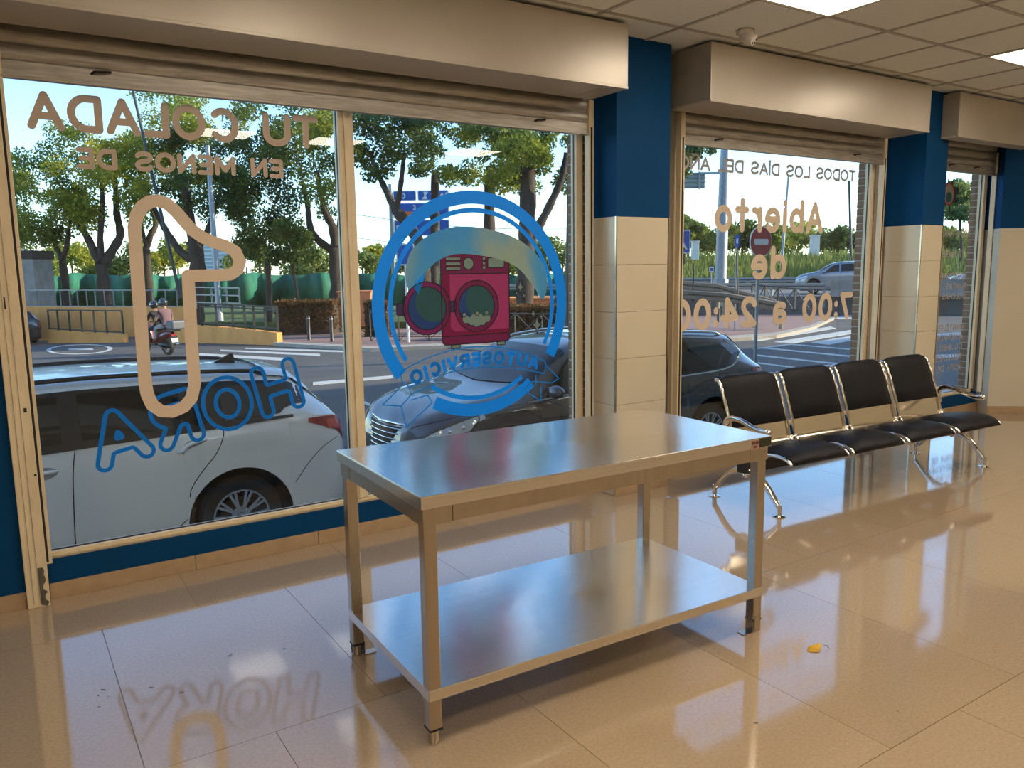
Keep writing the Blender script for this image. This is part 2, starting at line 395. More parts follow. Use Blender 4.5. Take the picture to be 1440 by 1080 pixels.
# ceiling sensor
s_ = thing('motion_sensor', 'small white ceiling sensor with dark dots beside the shutter box', 'sensor', (4.06, 3.55, 2.99))
link('base', MB().lathe([(0,0),(.055,0),(.052,-.022),(.03,-.03),(0,-.03)], (4.06,3.55,2.987), (0,0,1), 20), M_white, s_, smooth=True, angle=50)
hd = V(.15,-.75,-.45).normalized()
link('head', MB().lathe([(0,-.045),(.03,-.045),(.036,-.03),(.036,.04),(.03,.052),(0,.054)], (4.06,3.53,2.945), hd, 18), M_white, s_, smooth=True, angle=50)
hu = hd.orthogonal().normalized(); hw = hd.cross(hu)
for a in (.4, 1.5, 2.7): 
    c = V(4.06,3.53,2.945)+hd*.0535+(hu*math.cos(a)+hw*math.sin(a))*.019; link('lens', MB().lathe([(0,.002),(.007,.001),(.008,-.004)], c, hd, 10), M_black, s_)
# ------------------------------------------------------------------ steel work table
TL, TW, TH = 1.58, .783, .85
tb = thing('work_table', 'stainless steel work table with a lower shelf standing on square legs', 'table', (1.046, 2.148, 0), rz=-.0295)
b = MB().box((0,0,TH-.004), (TL,TW,TH)); b.box((0,0,TH-.042), (TL,.002,TH-.004)); b.box((0,TW-.002,TH-.042), (TL,TW,TH-.004)); b.box((0,0,TH-.042), (.002,TW,TH-.004)); b.box((TL-.002,0,TH-.042), (TL,TW,TH-.004))
lpart('table_top', b, M_steel, tb, bevel=.0012)
i_ = .010
for a, c in (((i_+.10,i_,TH-.098),(TL-i_-.10,i_+.004,TH-.030)), ((i_+.1,TW-i_-.004,TH-.098),(TL-i_-.1,TW-i_,TH-.030)), ((i_,i_+.1,TH-.098),(i_+.004,TW-i_-.1,TH-.030)), ((TL-i_-.004,i_+.1,TH-.098),(TL-i_,TW-i_-.1,TH-.030))):
    lpart('apron', MB().box(a, c), M_steel2, tb)
for sx in (0, 1):
    for sy in (0, 1):
        lx = i_+.003 if sx == 0 else TL-i_-.003-.045; ly = i_+.003 if sy == 0 else TW-i_-.003-.045
        m = MB(); X0 = i_-.0 if sx == 0 else TL-i_-.10; Y0 = i_ if sy == 0 else TW-i_-.10
        yy = i_-.001 if sy == 0 else TW-i_-.004; xx = i_-.001 if sx == 0 else TL-i_-.004
        m.box((X0, yy, TH-.1), (X0+.10, yy+.005, TH-.030)); m.box((xx, Y0, TH-.1), (xx+.005, Y0+.10, TH-.030))
        lpart('corner_gusset', m, M_steel2, tb)
        lg = lpart('leg', MB().box((lx,ly,.055), (lx+.045,ly+.045,TH-.042)), M_steel2, tb, bevel=.003)
        lpart('foot_collar', MB().box((lx-.0008,ly-.0008,.050), (lx+.0458,ly+.0458,.058)), M_black, lg)
        lpart('foot', MB().lathe([(0,.0),(.017,0),(.019,.008),(.019,.05),(0,.05)], (lx+.0225,ly+.0225,.001), (0,0,1), 16), M_steel2, lg, smooth=True, angle=40)
        if (sx, sy) in ((0, 1), (1, 0)):
            ex = 1 if sx == 0 else -1
            k = MB().box((lx+.005, ly-.002 if sy == 0 else ly+.045, .003), (lx+.04, ly+.0 if sy == 0 else ly+.047, .07)); k.box((lx+.047 if ex > 0 else lx-.052, ly+.002, 0.0005), (lx+.097 if ex > 0 else lx-.002, ly+.04, .0035)); k.box((lx+.045 if ex > 0 else lx-.003, ly+.002, .0005), (lx+.048 if ex > 0 else lx, ly+.04, .06))
            lpart('floor_bracket', k, M_steel2, tb)
zs = .196
b = MB().box((.012,.012,zs-.004), (TL-.012,TW-.012,zs)); b.box((.012,.012,zs-.038), (TL-.012,.014,zs-.004)); b.box((.012,TW-.014,zs-.038), (TL-.012,TW-.012,zs-.004)); b.box((.012,.012,zs-.038), (.014,TW-.012,zs-.004)); b.box((TL-.014,.012,zs-.038), (TL-.012,TW-.012,zs-.004))
lpart('lower_shelf', b, M_steel, tb, bevel=.001)
st = lpart('maker_label', MB().box((TL-.118,-.0012,TH-.046), (TL-.072,0,TH-.006)), mat('label_tan', (.42,.26,.19), .5), tb)
st['label'] = 'small printed maker label on the table edge'
mb = MB()
M_maroon = mat('label_print', (.10,.02,.02), .5)
for k in range(4): mb.box((TL-.113+k*.0095,-.0016,TH-.024), (TL-.106+k*.0095,-.0012,TH-.011))
mb.box((TL-.105,-.0016,TH-.038),(TL-.085,-.0012,TH-.030))
lpart('label_mark', mb, M_maroon, st)
lpart('dark_label', MB().box((TL-.070,-.0012,TH-.040), (TL-.002,0,TH-.004)), mat('label_dark', (.03,.035,.02), .35), tb)
lpart('apron_seam', MB().box((.113,i_-.0012,TH-.098), (.1145,i_,TH-.044)), M_dark, tb)

# ------------------------------------------------------------------ waiting bench with four seats
bn = thing('waiting_bench', 'row of four black padded chairs on a shared chrome beam', 'bench', (3.93, 3.36, 0), rz=math.atan2(-.10, 2.27))
# local frame: x along the beam, y to the window, z up.  side profile of the seat shell
prof = [(-.355,.335),(-.345,.352),(-.30,.368),(-.20,.372),(-.08,.352),(.02,.338),(.075,.346),(.105,.375),(.120,.42),(.150,.52),(.185,.62),(.215,.70),(.238,.755),(.262,.785),(.285,.788)]
def smooth_path(p, n=4):
    out = []; P = [p[0]]+list(p)+[p[-1]]
    for i in range(1, len(P)-2):
        a, b_, c, d = [np.array(q, float) for q in P[i-1:i+3]]
        for k in range(n):
            t = k/n; out.append(tuple(.5*((2*b_)+(-a+c)*t+(2*a-5*b_+4*c-d)*t*t+(-a+3*b_-3*c+d)*t**3)))
    out.append(tuple(map(float, p[-1]))); return out
pp = smooth_path(prof, 3)
def offset(path, h):
    o = []
    for i in range(len(path)):
        a = np.array(path[max(i-1,0)]); c = np.array(path[min(i+1,len(path)-1)]); t = (c-a)/np.linalg.norm(c-a); o.append((path[i][0]-t[1]*h, path[i][1]+t[0]*h))
    return o
def strip(x0, x1, path, thick, mb, pillow=0, nx=9):
    up = []; lo = []
    hs = offset(path, 1.0); n = len(path)
    for i, (y, z) in enumerate(path):
        ny, nz = hs[i][0]-y, hs[i][1]-z; ru = []; rl = []
        s_ = min(1, min(i, n-1-i)/2.0)
        for k in range(nx):
            u = k/(nx-1); e = min(1, min(u, 1-u)*8); h = thick*(.35+.65*(s_*e)**.5)+pillow*s_*(4*u*(1-u))**.5
            ru.append((x0+(x1-x0)*u, y+ny*h, z+nz*h)); rl.append((x0+(x1-x0)*u, y, z))
        up.append(ru); lo.append(rl)
    mb.grid(up); mb.grid(lo)
    for rows in ((up, lo),):
        for k in (0, -1): mb.grid([[r[k] for r in up], [r[k] for r in lo]])
        mb.grid([up[0], lo[0]]); mb.grid([up[-1], lo[-1]])
    return mb
seatp = [p for p in pp if p[0] < .06]; backp = [p for p in pp if p[1] > .455 and p[0] > .1]
lpart('beam', MB().box((-.02,-.035,.225), (2.32,.035,.305)), M_black, bn, bevel=.004)
for i in range(4):
    x0 = .02+i*.583; x1 = x0+.535
    lpart('shell', strip(x0+.012, x1-.012, pp, .006, MB(), 0, 3), M_sheet, bn, smooth=True, angle=40, weld=True)
    lpart('seat', strip(x0+.018, x1-.018, offset(seatp, .0062), .034, MB(), .010), M_leather, bn, smooth=True, angle=50, weld=True)
    lpart('backrest', strip(x0+.018, x1-.018, offset(backp, .0062), .024, MB(), .008), M_leather, bn, smooth=True, angle=50, weld=True)
    for xx in (x0+.004, x1-.004):
        lpart('side_rail', MB().tube([(xx, y, z) for y, z in offset(pp, .006)], .0115, 8), M_chrome, bn, smooth=True)
    for xx in (x0+.12, x1-.12): lpart('bracket', MB().box((xx-.02,-.03,.305), (xx+.02,.03,.339)), M_black, bn)
    for xx in (x0-.012, x1+.012):
        lpart('hinge_knuckle', MB().cyl((xx-.008,.10,.372), (xx+.008,.10,.372), .017, 12), M_chrome, bn, smooth=True, angle=40)
for X in (.03, 2.285):
    m = MB()
    arm = [(0,.20),(.02,.222),(.06,.225),(.12,.205),(.19,.150),(.245,.090),(.275,.060)]
    L_ = lpart('leg', MB().tube([(X,-.045,.21),(X,-.03,.232),(X,0,.245),(X,.03,.232),(X,.045,.21)], [.020,.026,.028,.026,.020], 10, flat=.8), M_chrome, bn, smooth=True)
    for s_ in (-1, 1):
        sp_ = smooth_path([(s_*y, z) for y, z in arm], 4)
        n_ = len(sp_)
        lpart('leg_arm', MB().tube([(X, y, z) for y, z in sp_], [.027-.011*k/n_ for k in range(n_)], 10), M_chrome, L_, smooth=True)
        lpart('foot_post', MB().cyl((X, s_*.275, .012), (X, s_*.275, .078), .015, 12), M_chrome, L_, smooth=True, angle=40)
        lpart('foot_plate', MB().lathe([(0,0),(.040,0),(.040,.004),(.018,.012),(0,.012)], (X, s_*.275, .0005), (0,0,1), 18), M_chrome, L_, smooth=True, angle=40)
    lpart('upright', MB().box((X-.018,-.028,.23), (X+.018,.028,.34)), M_chrome, L_, bevel=.005)
for X in (-.012, 2.325):
    pa = smooth_path([(.125,.44),(.145,.50),(.135,.545),(.08,.568),(0,.560),(-.08,.535),(-.15,.522),(-.205,.524)], 4)
    lpart('armrest', MB().tube([(X, y, z) for y, z in pa], [.011+.006*min(1, k/8) for k in range(len(pa))], 10, flat=1.4), M_chrome, bn, smooth=True)
    lpart('armrest_tip', MB().sphere((X,-.208,.524), .019, 8), M_chrome, bn, smooth=True)

# fallen leaf
lf = MB(); lx, ly = 2.651, 1.876
pts = [(-.034,-.010,.001),(-.016,-.024,.002),(.010,-.022,.002),(.026,-.006,.010),(.030,.010,.026),(.006,.018,.014),(-.018,.014,.010)]
a = -.57
R2 = lambda x, y: (lx+x*math.cos(a)-y*math.sin(a), ly+x*math.sin(a)+y*math.cos(a))
lf.add([(*R2(x, y), z) for x, y, z in pts]+[(*R2(0,0), .001)], [(7,i,(i+1)%7) for i in range(7)])
leaf = thing('fallen_leaf', 'small curled yellow leaf lying on the polished floor', 'leaf', (lx, ly, 0))
o = link('leaf_blade', lf, mat('yellow_leaf', (.62,.36,.02), .5, var=.2, scale=60), leaf, smooth=True); so = o.modifiers.new('solid', 'SOLIDIFY'); so.thickness = .0008
link('leaf_stalk', MB().tube([(*R2(.036,0),.02),(*R2(.05,.004),.018),(*R2(.062,.012),.003)], .0012, 5), M_chip, leaf)
# scuff marks left by shoes on the tiles
M_scuff = mat('scuff', (.10,.075,.05), .7)
rs = random.Random(5)
sc = MB()
for px, py in ((145,970),(152,980),(139,994),(165,957),(138,978),(212,967),(255,974),(323,922),(400,912),(1063,1017),(1262,1000)):
    r = ray(px, py); p = V(0,0,CAM_H)+r*(-CAM_H/r.z)
    n_ = 7; R_ = rs.uniform(.006,.014); th = rs.uniform(0, PI)
    q = [(p.x+math.cos(th)*math.cos(2*PI*k/n_)*R_*rs.uniform(.6,1.3)-math.sin(th)*math.sin(2*PI*k/n_)*R_*.4, p.y+math.sin(th)*math.cos(2*PI*k/n_)*R_+math.cos(th)*math.sin(2*PI*k/n_)*R_*.4*rs.uniform(.6,1.4), .0004) for k in range(n_)]
    sc.add(q, [tuple(range(n_))])
so_ = link('scuff_marks', sc, M_scuff, fl); so_['kind'] = 'stuff'
# ------------------------------------------------------------------ vinyl lettering and stickers on the panes
def arc(cx, cy, rx, ry, a0, a1, n=14):
    return [(cx+rx*math.cos(math.radians(a0+(a1-a0)*i/n)), cy+ry*math.sin(math.radians(a0+(a1-a0)*i/n))) for i in range(n+1)]
GL = {   # rounded stroke letters on a 0..1 cell: (width, strokes)
'T': (.62, [[(0,1),(1,1)], [(.5,1),(.5,0)]]), 'U': (.66, [[(0,1),(0,.33)]+arc(.5,.33,.5,.33,180,360)+[(1,1)]]),
'C': (.68, [arc(.5,.5,.5,.5,45,315,22)]), 'O': (.72, [arc(.5,.5,.5,.5,0,360,28)]), 'L': (.5, [[(0,1),(0,0),(1,0)]]),
'A': (.68, [[(0,0),(.5,1),(1,0)], [(.19,.33),(.81,.33)]]), 'D': (.66, [[(0,0),(0,1),(.45,1)]+arc(.45,.5,.55,.5,90,-90,16)+[(0,0)]]),
'E': (.52, [[(1,1),(0,1),(0,0),(1,0)], [(0,.5),(.85,.5)]]), 'N': (.64, [[(0,0),(0,1),(1,0),(1,1)]]), 'M': (.8, [[(0,0),(0,1),(.5,.2),(1,1),(1,0)]]),
'S': (.6, [arc(.5,.75,.48,.25,20,90,5)+arc(.5,.75,.5,.25,90,270,12)[1:]+arc(.5,.25,.5,.25,90,-90,12)[1:]+arc(.5,.25,.5,.25,-90,-160,5)[1:]]),
'H': (.62, [[(0,0),(0,1)], [(1,0),(1,1)], [(0,.5),(1,.5)]]), 'R': (.6, [[(0,0),(0,1),(.6,1)]+arc(.6,.74,.4,.26,90,-90,12)+[(0,.48)], [(.5,.48),(1,0)]]),
'P': (.58, [[(0,0),(0,1),(.6,1)]+arc(.6,.72,.4,.28,90,-90,12)+[(0,.44)]]), 'B': (.6, [[(0,0),(0,1),(.6,1)]+arc(.6,.76,.36,.24,90,-90,10)+[(0,.52)], [(.6,.52)]+arc(.6,.26,.4,.26,90,-90,10)+[(0,0)]]),
'I': (.0, [[(0,0),(0,1)]]), 'V': (.64, [[(0,1),(.5,0),(1,1)]]), 'J': (.45, [[(1,1),(1,.3)]+arc(.5,.3,.5,.3,0,-160,10)]), 'Y': (.62, [[(0,1),(.5,.5),(1,1)], [(.5,.5),(.5,0)]]),
'~': (.0, [[(0,0),(0,1)], [(.02,1.18),(-.01,1.26)]]),      # accented I
'^': (.64, [[(0,0),(0,1),(1,0),(1,1)], [(.15,1.2),(.4,1.27),(.6,1.18),(.85,1.26)]]),   # N with tilde
'a': (.5, [arc(.5,.60,.46,.12,150,90,4)+arc(.5,.45,.5,.27,90,0,6)[1:]+[(1,0)], arc(.5,.2,.5,.2,0,360,16)]),
'b': (.52, [[(0,1.05),(0,0)], arc(.5,.36,.5,.36,0,360,20)]), 'd': (.52, [[(1,1.05),(1,0)], arc(.5,.36,.5,.36,0,360,20)]),
'i': (.0, [[(0,0),(0,.72)], [(0,1.0),(0,1.02)]]), 'e': (.54, [[(0,.38),(1,.38)]+arc(.5,.36,.5,.36,5,315,20)]),
'r': (.30, [[(0,0),(0,.72)], [(0,.42)]+arc(.9,.30,.9,.40,165,88,7)]), 't': (.42, [[(.45,1.0),(.45,0)], [(0,.70),(1,.70)]]), 'o': (.56, [arc(.5,.36,.5,.36,0,360,22)]),
'0': (.56, [arc(.5,.5,.5,.5,0,360,28)]), '7': (.52, [[(0,1),(1,1),(.35,0)]]), '2': (.54, [arc(.5,.72,.5,.28,165,-15,14)+[(.85,.5),(0,0),(1,0)]]),
'4': (.62, [[(.70,0),(.70,1),(0,.3),(1,.3)]]), ':': (.0, [[(0,.1),(0,.12)], [(0,.6),(0,.62)]]), '1': (.3, [[(0,.7),(1,1),(1,0)]]), '3': (.52, [arc(.5,.75,.45,.25,150,-90,12)+arc(.5,.25,.5,.25,90,-150,12)[1:]]),
}
_lift = [0]
def strokes_mesh(strokes, r, mapf, mb, disc=12):
    def mp(u, v):
        x, y, z = mapf(u, v); return (x, y-(_lift[0] % 211)*6e-6, z)
    for st in strokes:
        pts = [st[0]]
        for p in st[1:]:
            if math.dist(p, pts[-1]) > 1e-5: pts.append(p)
        for i, p in enumerate(pts):
            _lift[0] += 1
            mb.add([mp(p[0]+r*math.cos(2*PI*k/disc), p[1]+r*math.sin(2*PI*k/disc)) for k in range(disc)], [tuple(range(disc))])
            if i+1 < len(pts):
                _lift[0] += 1
                q = pts[i+1]; dx, dy = q[0]-p[0], q[1]-p[1]; L = math.hypot(dx, dy); nx, ny = -dy/L*r, dx/L*r
                mb.add([mp(p[0]+nx, p[1]+ny), mp(q[0]+nx, q[1]+ny), mp(q[0]-nx, q[1]-ny), mp(p[0]-nx, p[1]-ny)], [(0,1,2,3)])
    return mb
def layout(text, width, height, r, gap=.34, fixed=None):
    """strokes in (u,v): u runs along reading direction 0..width, v is up 0..height"""
    hh = height-2*r; ws = [GL[c][0] if c != ' ' else .38 for c in text]
    n = len(text); tot = sum(ws); k = (width-2*r*n-gap*2*r*(n-1))/tot if fixed is None else fixed
    out = []; u = 0
    for c, w_ in zip(text, ws):
        if c != ' ':
            out.append([[(u+r+x*w_*k, r+y*hh) for x, y in st] for st in GL[c][1]])
        u += w_*k+2*r+gap*2*r
    return out
YD = 4.3165
def vinyl(name, label, cat, mb, m, group=None):
    return tag(link(name, mb, m), label, cat, group)
def vmat(name, col, tcol, k=.4):        # printed film: seen from behind, it also lets some daylight through
    m = mat(name, col, .5); n = m.node_tree; tr = n.nodes.new('ShaderNodeBsdfTranslucent'); tr.inputs[0].default_value = (*tcol, 1); mx = n.nodes.new('ShaderNodeMixShader'); mx.inputs[0].default_value = k
    n.links.new(n.nodes['Principled BSDF'].outputs[0], mx.inputs[1]); n.links.new(tr.outputs[0], mx.inputs[2]); n.links.new(mx.outputs[0], n.nodes['Material Output'].inputs[0]); return m
M_tan = mat('vinyl_tan', (.72,.58,.43), .55); M_tan2 = mat('vinyl_tan_dim', (.56,.44,.34), .55); M_grey = mat('vinyl_grey', (.42,.38,.35), .55)  # white film; warm room light put into the tan, upper lines darker
M_vblue = vmat('vinyl_blue', (.001,.30,.88), (.0,.32,.85)); M_vblue2 = vmat('vinyl_blue_thin', (.002,.24,.62), (.0,.25,.6))
def line_text(name, label, text, xr, xl, z0, z1, r, m, gap=.34, y=YD, group='vinyl lettering on the window panes', fixed=None):
    st = layout(text, xr-xl, z1-z0, r, gap, fixed)
    t = thing(name, label, 'lettering', ((xl+xr)/2, y, z0), group)
    for lt in st: link('letter', strokes_mesh(lt, r, lambda u, v: (xr-u, y, z0+v), MB()), m, t)
    return t
line_text('window_lettering', 'mirrored rounded tan words TU COLADA along the top of the pane', 'TU COLADA', 1.556, .19, 2.205, 2.378, .0175, M_tan2)
line_text('window_lettering', 'mirrored tan words EN MENOS DE under TU COLADA', 'EN MENOS DE', 1.352, .376, 2.040, 2.139, .0115, M_tan2)
one = [(.595,1.425),(.600,1.771),(.616,1.83),(.642,1.872),(.68,1.897),(.715,1.904),(.755,1.893),(.795,1.855),(.865,1.765),(.915,1.727),(.965,1.704),(1.03,1.682),(1.075,1.655),(1.095,1.605),(1.080,1.562),(1.043,1.537),(.980,1.533),(.832,1.533),(.826,1.2),(.826,.977),(.806,.905),(.765,.862),(.71,.843),(.655,.852),(.615,.890),(.597,.945),(.592,1.0),(.595,1.425)]
vinyl('window_numeral', 'big tan outline of a numeral one above the word HORA', 'lettering', strokes_mesh([one], .031, lambda u, v: (u, YD-.0030, v), MB(), 24), M_tan)
# HORA: hollow letters in a blue double line, text tilted
def contour(strokes, r, res, lw, mapf, mb):
    segs = np.array([(p[0],p[1],q[0],q[1]) for st in strokes for p, q in zip(st[:-1], st[1:])])
    x0, y0, x1, y1 = segs[:,[0,2]].min()-r*1.6, segs[:,[1,3]].min()-r*1.6, segs[:,[0,2]].max()+r*1.6, segs[:,[1,3]].max()+r*1.6
    gx = np.arange(x0, x1, res); gy = np.arange(y0, y1, res); Xg, Yg = np.meshgrid(gx, gy); D = np.full(Xg.shape, 9.0)
    for a, b_, c, d in segs:
        dx, dy = c-a, d-b_; l2 = dx*dx+dy*dy+1e-12; t = np.clip(((Xg-a)*dx+(Yg-b_)*dy)/l2, 0, 1); D = np.minimum(D, np.hypot(Xg-a-t*dx, Yg-b_-t*dy))
    F = D-r
    for j in range(len(gy)-1):
        for i in range(len(gx)-1):
            v = (F[j,i], F[j,i+1], F[j+1,i+1], F[j+1,i]); s_ = [q < 0 for q in v]
            if all(s_) or not any(s_): continue
            c = ((gx[i],gy[j]),(gx[i+1],gy[j]),(gx[i+1],gy[j+1]),(gx[i],gy[j+1])); cr = []
            for k in range(4):
                l = (k+1) % 4
                if s_[k] != s_[l]:
                    t = v[k]/(v[k]-v[l]); cr.append((float(c[k][0]+(c[l][0]-c[k][0])*t), float(c[k][1]+(c[l][1]-c[k][1])*t)))
            for q in range(0, len(cr)-1, 2): strokes_mesh([[cr[q], cr[q+1]]], lw, mapf, mb, 7)
    return mb
ang = math.radians(12.2)
H0 = (1.385, .832)                    # lower right corner: the word starts there and runs to the left
def hmap(u, v): return (H0[0]-u*math.cos(ang)-v*math.sin(ang)*1.0, YD-.0004, H0[1]-u*math.sin(ang)+v*math.cos(ang))
ht = thing('window_lettering', 'mirrored hollow blue word HORA tilted upwards below the numeral', 'lettering', (.87, YD, .6), 'vinyl lettering on the window panes'); u = .02
for c, w_ in (('H',.175),('O',.185),('R',.155),('A',.20)):
    hm = contour([[(u+x*w_, y*.218) for x, y in st] for st in GL[c][1]], .032, .010, .0102, hmap, MB()); link('letter', hm, M_vblue, ht); u += w_+.098

# round sticker: blue rings, washing machine, ribbon
CX, CZ = 2.531, 1.320
lg = thing('window_sticker', 'round blue sticker with a crimson washing machine and AUTOSERVICIO ribbon', 'sticker', (CX, YD, CZ-.70))
def ring(r0, r1, a0, a1, n, y, mb):
    rows = [[(CX+r*math.cos(math.radians(a0+(a1-a0)*i/n)), y, CZ+r*math.sin(math.radians(a0+(a1-a0)*i/n))) for i in range(n+1)] for r in (r0, r1)]
    return mb.grid(rows)
link('outer_ring', ring(.625, .704, -32, 217, 90, YD, MB()), M_vblue, lg); link('outer_ring_foot', ring(.625, .704, -118, -52, 30, YD, MB()), M_vblue, lg)
link('inner_ring', ring(.572, .601, -28, 212, 80, YD, MB()), M_vblue, lg); link('inner_ring_foot', ring(.572, .601, -124, -55, 30, YD, MB()), M_vblue, lg)
def poly(pts, y): return MB().add([(x, y, z) for x, z in pts], [tuple(range(len(pts)))])
def rrect(x0, z0, x1, z1, r, n=5):
    o = []
    for cx, cz, a in ((x1-r,z1-r,0),(x0+r,z1-r,90),(x0+r,z0+r,180),(x1-r,z0+r,270)): o += arc(cx, cz, r, r, a, a+90, n)
    return o
def outline(pts, r, y, closed=True): return strokes_mesh([list(pts)+([pts[0]] if closed else [])], r, lambda u, v: (u, y, v), MB(), 7)
M_mag = vmat('sticker_plum', (.22,.014,.11), (.15,.01,.08), .3); M_pink = vmat('sticker_crimson', (.42,.035,.14), (.3,.03,.1), .3); M_pinkd = vmat('sticker_crimson_dark', (.26,.006,.09), (.15,.01,.06), .3)
M_ink = mat('sticker_ink', (.012,.006,.018), .5); M_navy = mat('sticker_navy', (.003,.045,.20), .5); M_teal = vmat('sticker_teal', (.04,.15,.17), (.05,.2,.2), .4); M_gr = mat('sticker_grey', (.17,.26,.24), .5)
y = YD-.0006; st_ = .0006
mo = rrect(2.283,1.083,2.776,1.646,.028)
mach = link('machine_body', poly(mo, y), M_pink, lg)
link('machine_shade', poly([(2.285,1.137),(2.285,1.52),(2.345,1.52),(2.345,1.19),(2.372,1.165),(2.774,1.165),(2.774,1.137)], y-st_), M_pinkd, mach)
link('machine_panel', poly(rrect(2.283,1.518,2.776,1.646,.026), y-st_*1.5), M_mag, mach); link('machine_foot', poly(rrect(2.283,1.083,2.776,1.136,.024), y-st_*1.5), M_mag, mach)
link('machine_outline', outline(mo, .0035, y-st_*3), M_ink, mach)
for z in (1.518, 1.136): link('machine_line', outline([(2.284,z),(2.775,z)], .003, y-st_*3, False), M_ink, mach)
for k, z in enumerate((1.610,1.580,1.551)): 
    p = rrect(2.318,z-.010,2.424,z+.010,.009); link('vent', poly(p, y-st_*2), M_gr, mach); link('vent_outline', outline(p, .0025, y-st_*3), M_ink, mach)
p = arc(2.479,1.581,.037,.037,0,350,26); link('dial', poly(p, y-st_*2), M_gr, mach); link('dial_outline', outline(p, .003, y-st_*3), M_ink, mach)
for z in (1.611,1.583,1.555):
    p = arc(2.591,z,.012,.012,0,340,12); link('button', poly(p, y-st_*2), M_gr, mach); link('button_outline', outline(p, .0022, y-st_*3), M_ink, mach)
p = rrect(2.619,1.553,2.742,1.615,.014); link('display', poly(p, y-st_*2), M_gr, mach); link('display_outline', outline(p, .003, y-st_*3), M_ink, mach)
for x0 in (2.345, 2.68): 
    p = rrect(x0,1.060,x0+.062,1.083,.008); link('foot', poly(p, y), M_gr, mach); link('foot_outline', outline(p, .003, y-st_), M_ink, mach)
def porthole(cx, cz, R, r, name):
    o = link(name, poly(arc(cx,cz,R,R,0,351,40), y-st_*2), M_mag, lg)
    link('glass_dark', poly(arc(cx,cz,r,r,0,351,40), y-st_*2.5), M_navy, o)
    # lighter glass: the part of the disc inside a shifted circle
    pts = [(cx+min(1,1)*q[0], cz+q[1]) for q in [(0,0)]]
    t = []
    for a in range(0, 360, 6):
        d = (math.cos(math.radians(a)), math.sin(math.radians(a))); c0 = (cx+.042, cz+.036); rr = r*.93
        k = rr
        for _ in range(60):
            if math.hypot(c0[0]+d[0]*k-cx, c0[1]+d[1]*k-cz) <= r*.985: break
            k -= rr/60
        t.append((c0[0]+d[0]*k, c0[1]+d[1]*k))
    link('glass_light', poly(t, y-st_*3), M_teal, o)
    link('rim_line', outline(arc(cx,cz,R,R,0,360,44), .0033, y-st_*4, False), M_ink, o); link('rim_line', outline(arc(cx,cz,r,r,0,360,40), .003, y-st_*4, False), M_ink, o)
    return o
hg = rrect(2.333,1.288,2.385,1.352,.006); link('hinge', poly(hg, y-st_*1.8), mat('sticker_violet', (.045,.02,.12), .5), lg); link('hinge_line', outline(hg, .003, y-st_*2), M_ink, lg)
hg = rrect(1.983,1.277,2.04,1.348,.014); link('latch', poly(hg, y-st_*1.8), MATS['sticker_violet'], lg); link('latch_line', outline(hg, .003, y-st_*2), M_ink, lg)
porthole(2.186,1.315,.160,.129,'machine_door'); drum = porthole(2.533,1.316,.160,.129,'machine_drum')
for cx, cz, r in ((2.452,1.236,.024),(2.49,1.224,.027),(2.53,1.215,.030),(2.57,1.222,.027),(2.606,1.236,.024),(2.51,1.245,.022),(2.55,1.245,.024)):
    _lift[0] += 7; link('foam', poly(arc(cx,cz,r,r,0,345,14), y-st_*4.4-(_lift[0] % 50)*8e-6), M_gr, drum)
for cx, cz, r in ((2.440,1.265,.014),(2.533,1.270,.015),(2.602,1.271,.015)):
    link('bubble', poly(arc(cx,cz,r,r,0,345,12), y-st_*5), M_gr, drum); link('bubble_line', outline(arc(cx,cz,r,r,0,360,14), .0022, y-st_*5.5, False), M_ink, drum)
for cx, cz, s_ in ((2.864,1.426,.034),(2.833,1.388,.016),(2.893,1.370,.020),(2.963,1.250,.027),(3.029,1.227,.021),(2.993,1.175,.045)):
    p = []
    for q in range(4):
        a = q*90+90; p.append((cx+s_*.8*math.cos(math.radians(a))*(1 if q%2 else 1), cz+s_*1.25*math.sin(math.radians(a)))); p.append((cx+s_*.42*math.cos(math.radians(a+45)), cz+s_*.50*math.sin(math.radians(a+45))))
    link('sparkle', poly(p, y), M_gr, lg); link('sparkle_line', outline(p, .0028, y-st_), M_ink, lg)
# arched band standing in for blurred-out brand lettering
M_blur = mat('sticker_blur', (.03,.20,.46), .5); n_ = M_blur.node_tree
tcw = n_.nodes.new('ShaderNodeTexCoord'); mpw = n_.nodes.new('ShaderNodeMapping'); mpw.vector_type = 'POINT'; mpw.inputs['Location'].default_value = (-CX, 0, -1.27)
nw = n_.nodes.new('ShaderNodeTexNoise'); nw.inputs['Scale'].default_value = 11; nw.inputs['Detail'].default_value = 3
gr = n_.nodes.new('ShaderNodeVectorMath'); gr.operation = 'LENGTH'; n_.links.new(tcw.outputs['Object'], mpw.inputs[0]); n_.links.new(mpw.outputs[0], gr.inputs[0])
cm = n_.nodes.new('ShaderNodeCombineXYZ'); sx_ = n_.nodes.new('ShaderNodeSeparateXYZ'); n_.links.new(mpw.outputs[0], sx_.inputs[0])
m1 = n_.nodes.new('ShaderNodeMath'); m1.operation = 'MULTIPLY'; m1.inputs[1].default_value = 1.6; n_.links.new(gr.outputs['Value'], m1.inputs[0])
m2 = n_.nodes.new('ShaderNodeMath'); m2.operation = 'MULTIPLY'; m2.inputs[1].default_value = .16; n_.links.new(sx_.outputs['X'], m2.inputs[0])
n_.links.new(m1.outputs[0], cm.inputs[0]); n_.links.new(m2.outputs[0], cm.inputs[1]); n_.links.new(cm.outputs[0], nw.inputs['Vector'])
rw = n_.nodes.new('ShaderNodeValToRGB'); els = rw.color_ramp.elements; els[0].position = .30; els[0].color = (.01,.27,.78,1); els[1].position = .72; els[1].color = (.34,.42,.16,1)
e_ = els.new(.45); e_.color = (.06,.32,.62,1); e_ = els.new(.58); e_.color = (.26,.38,.36,1)
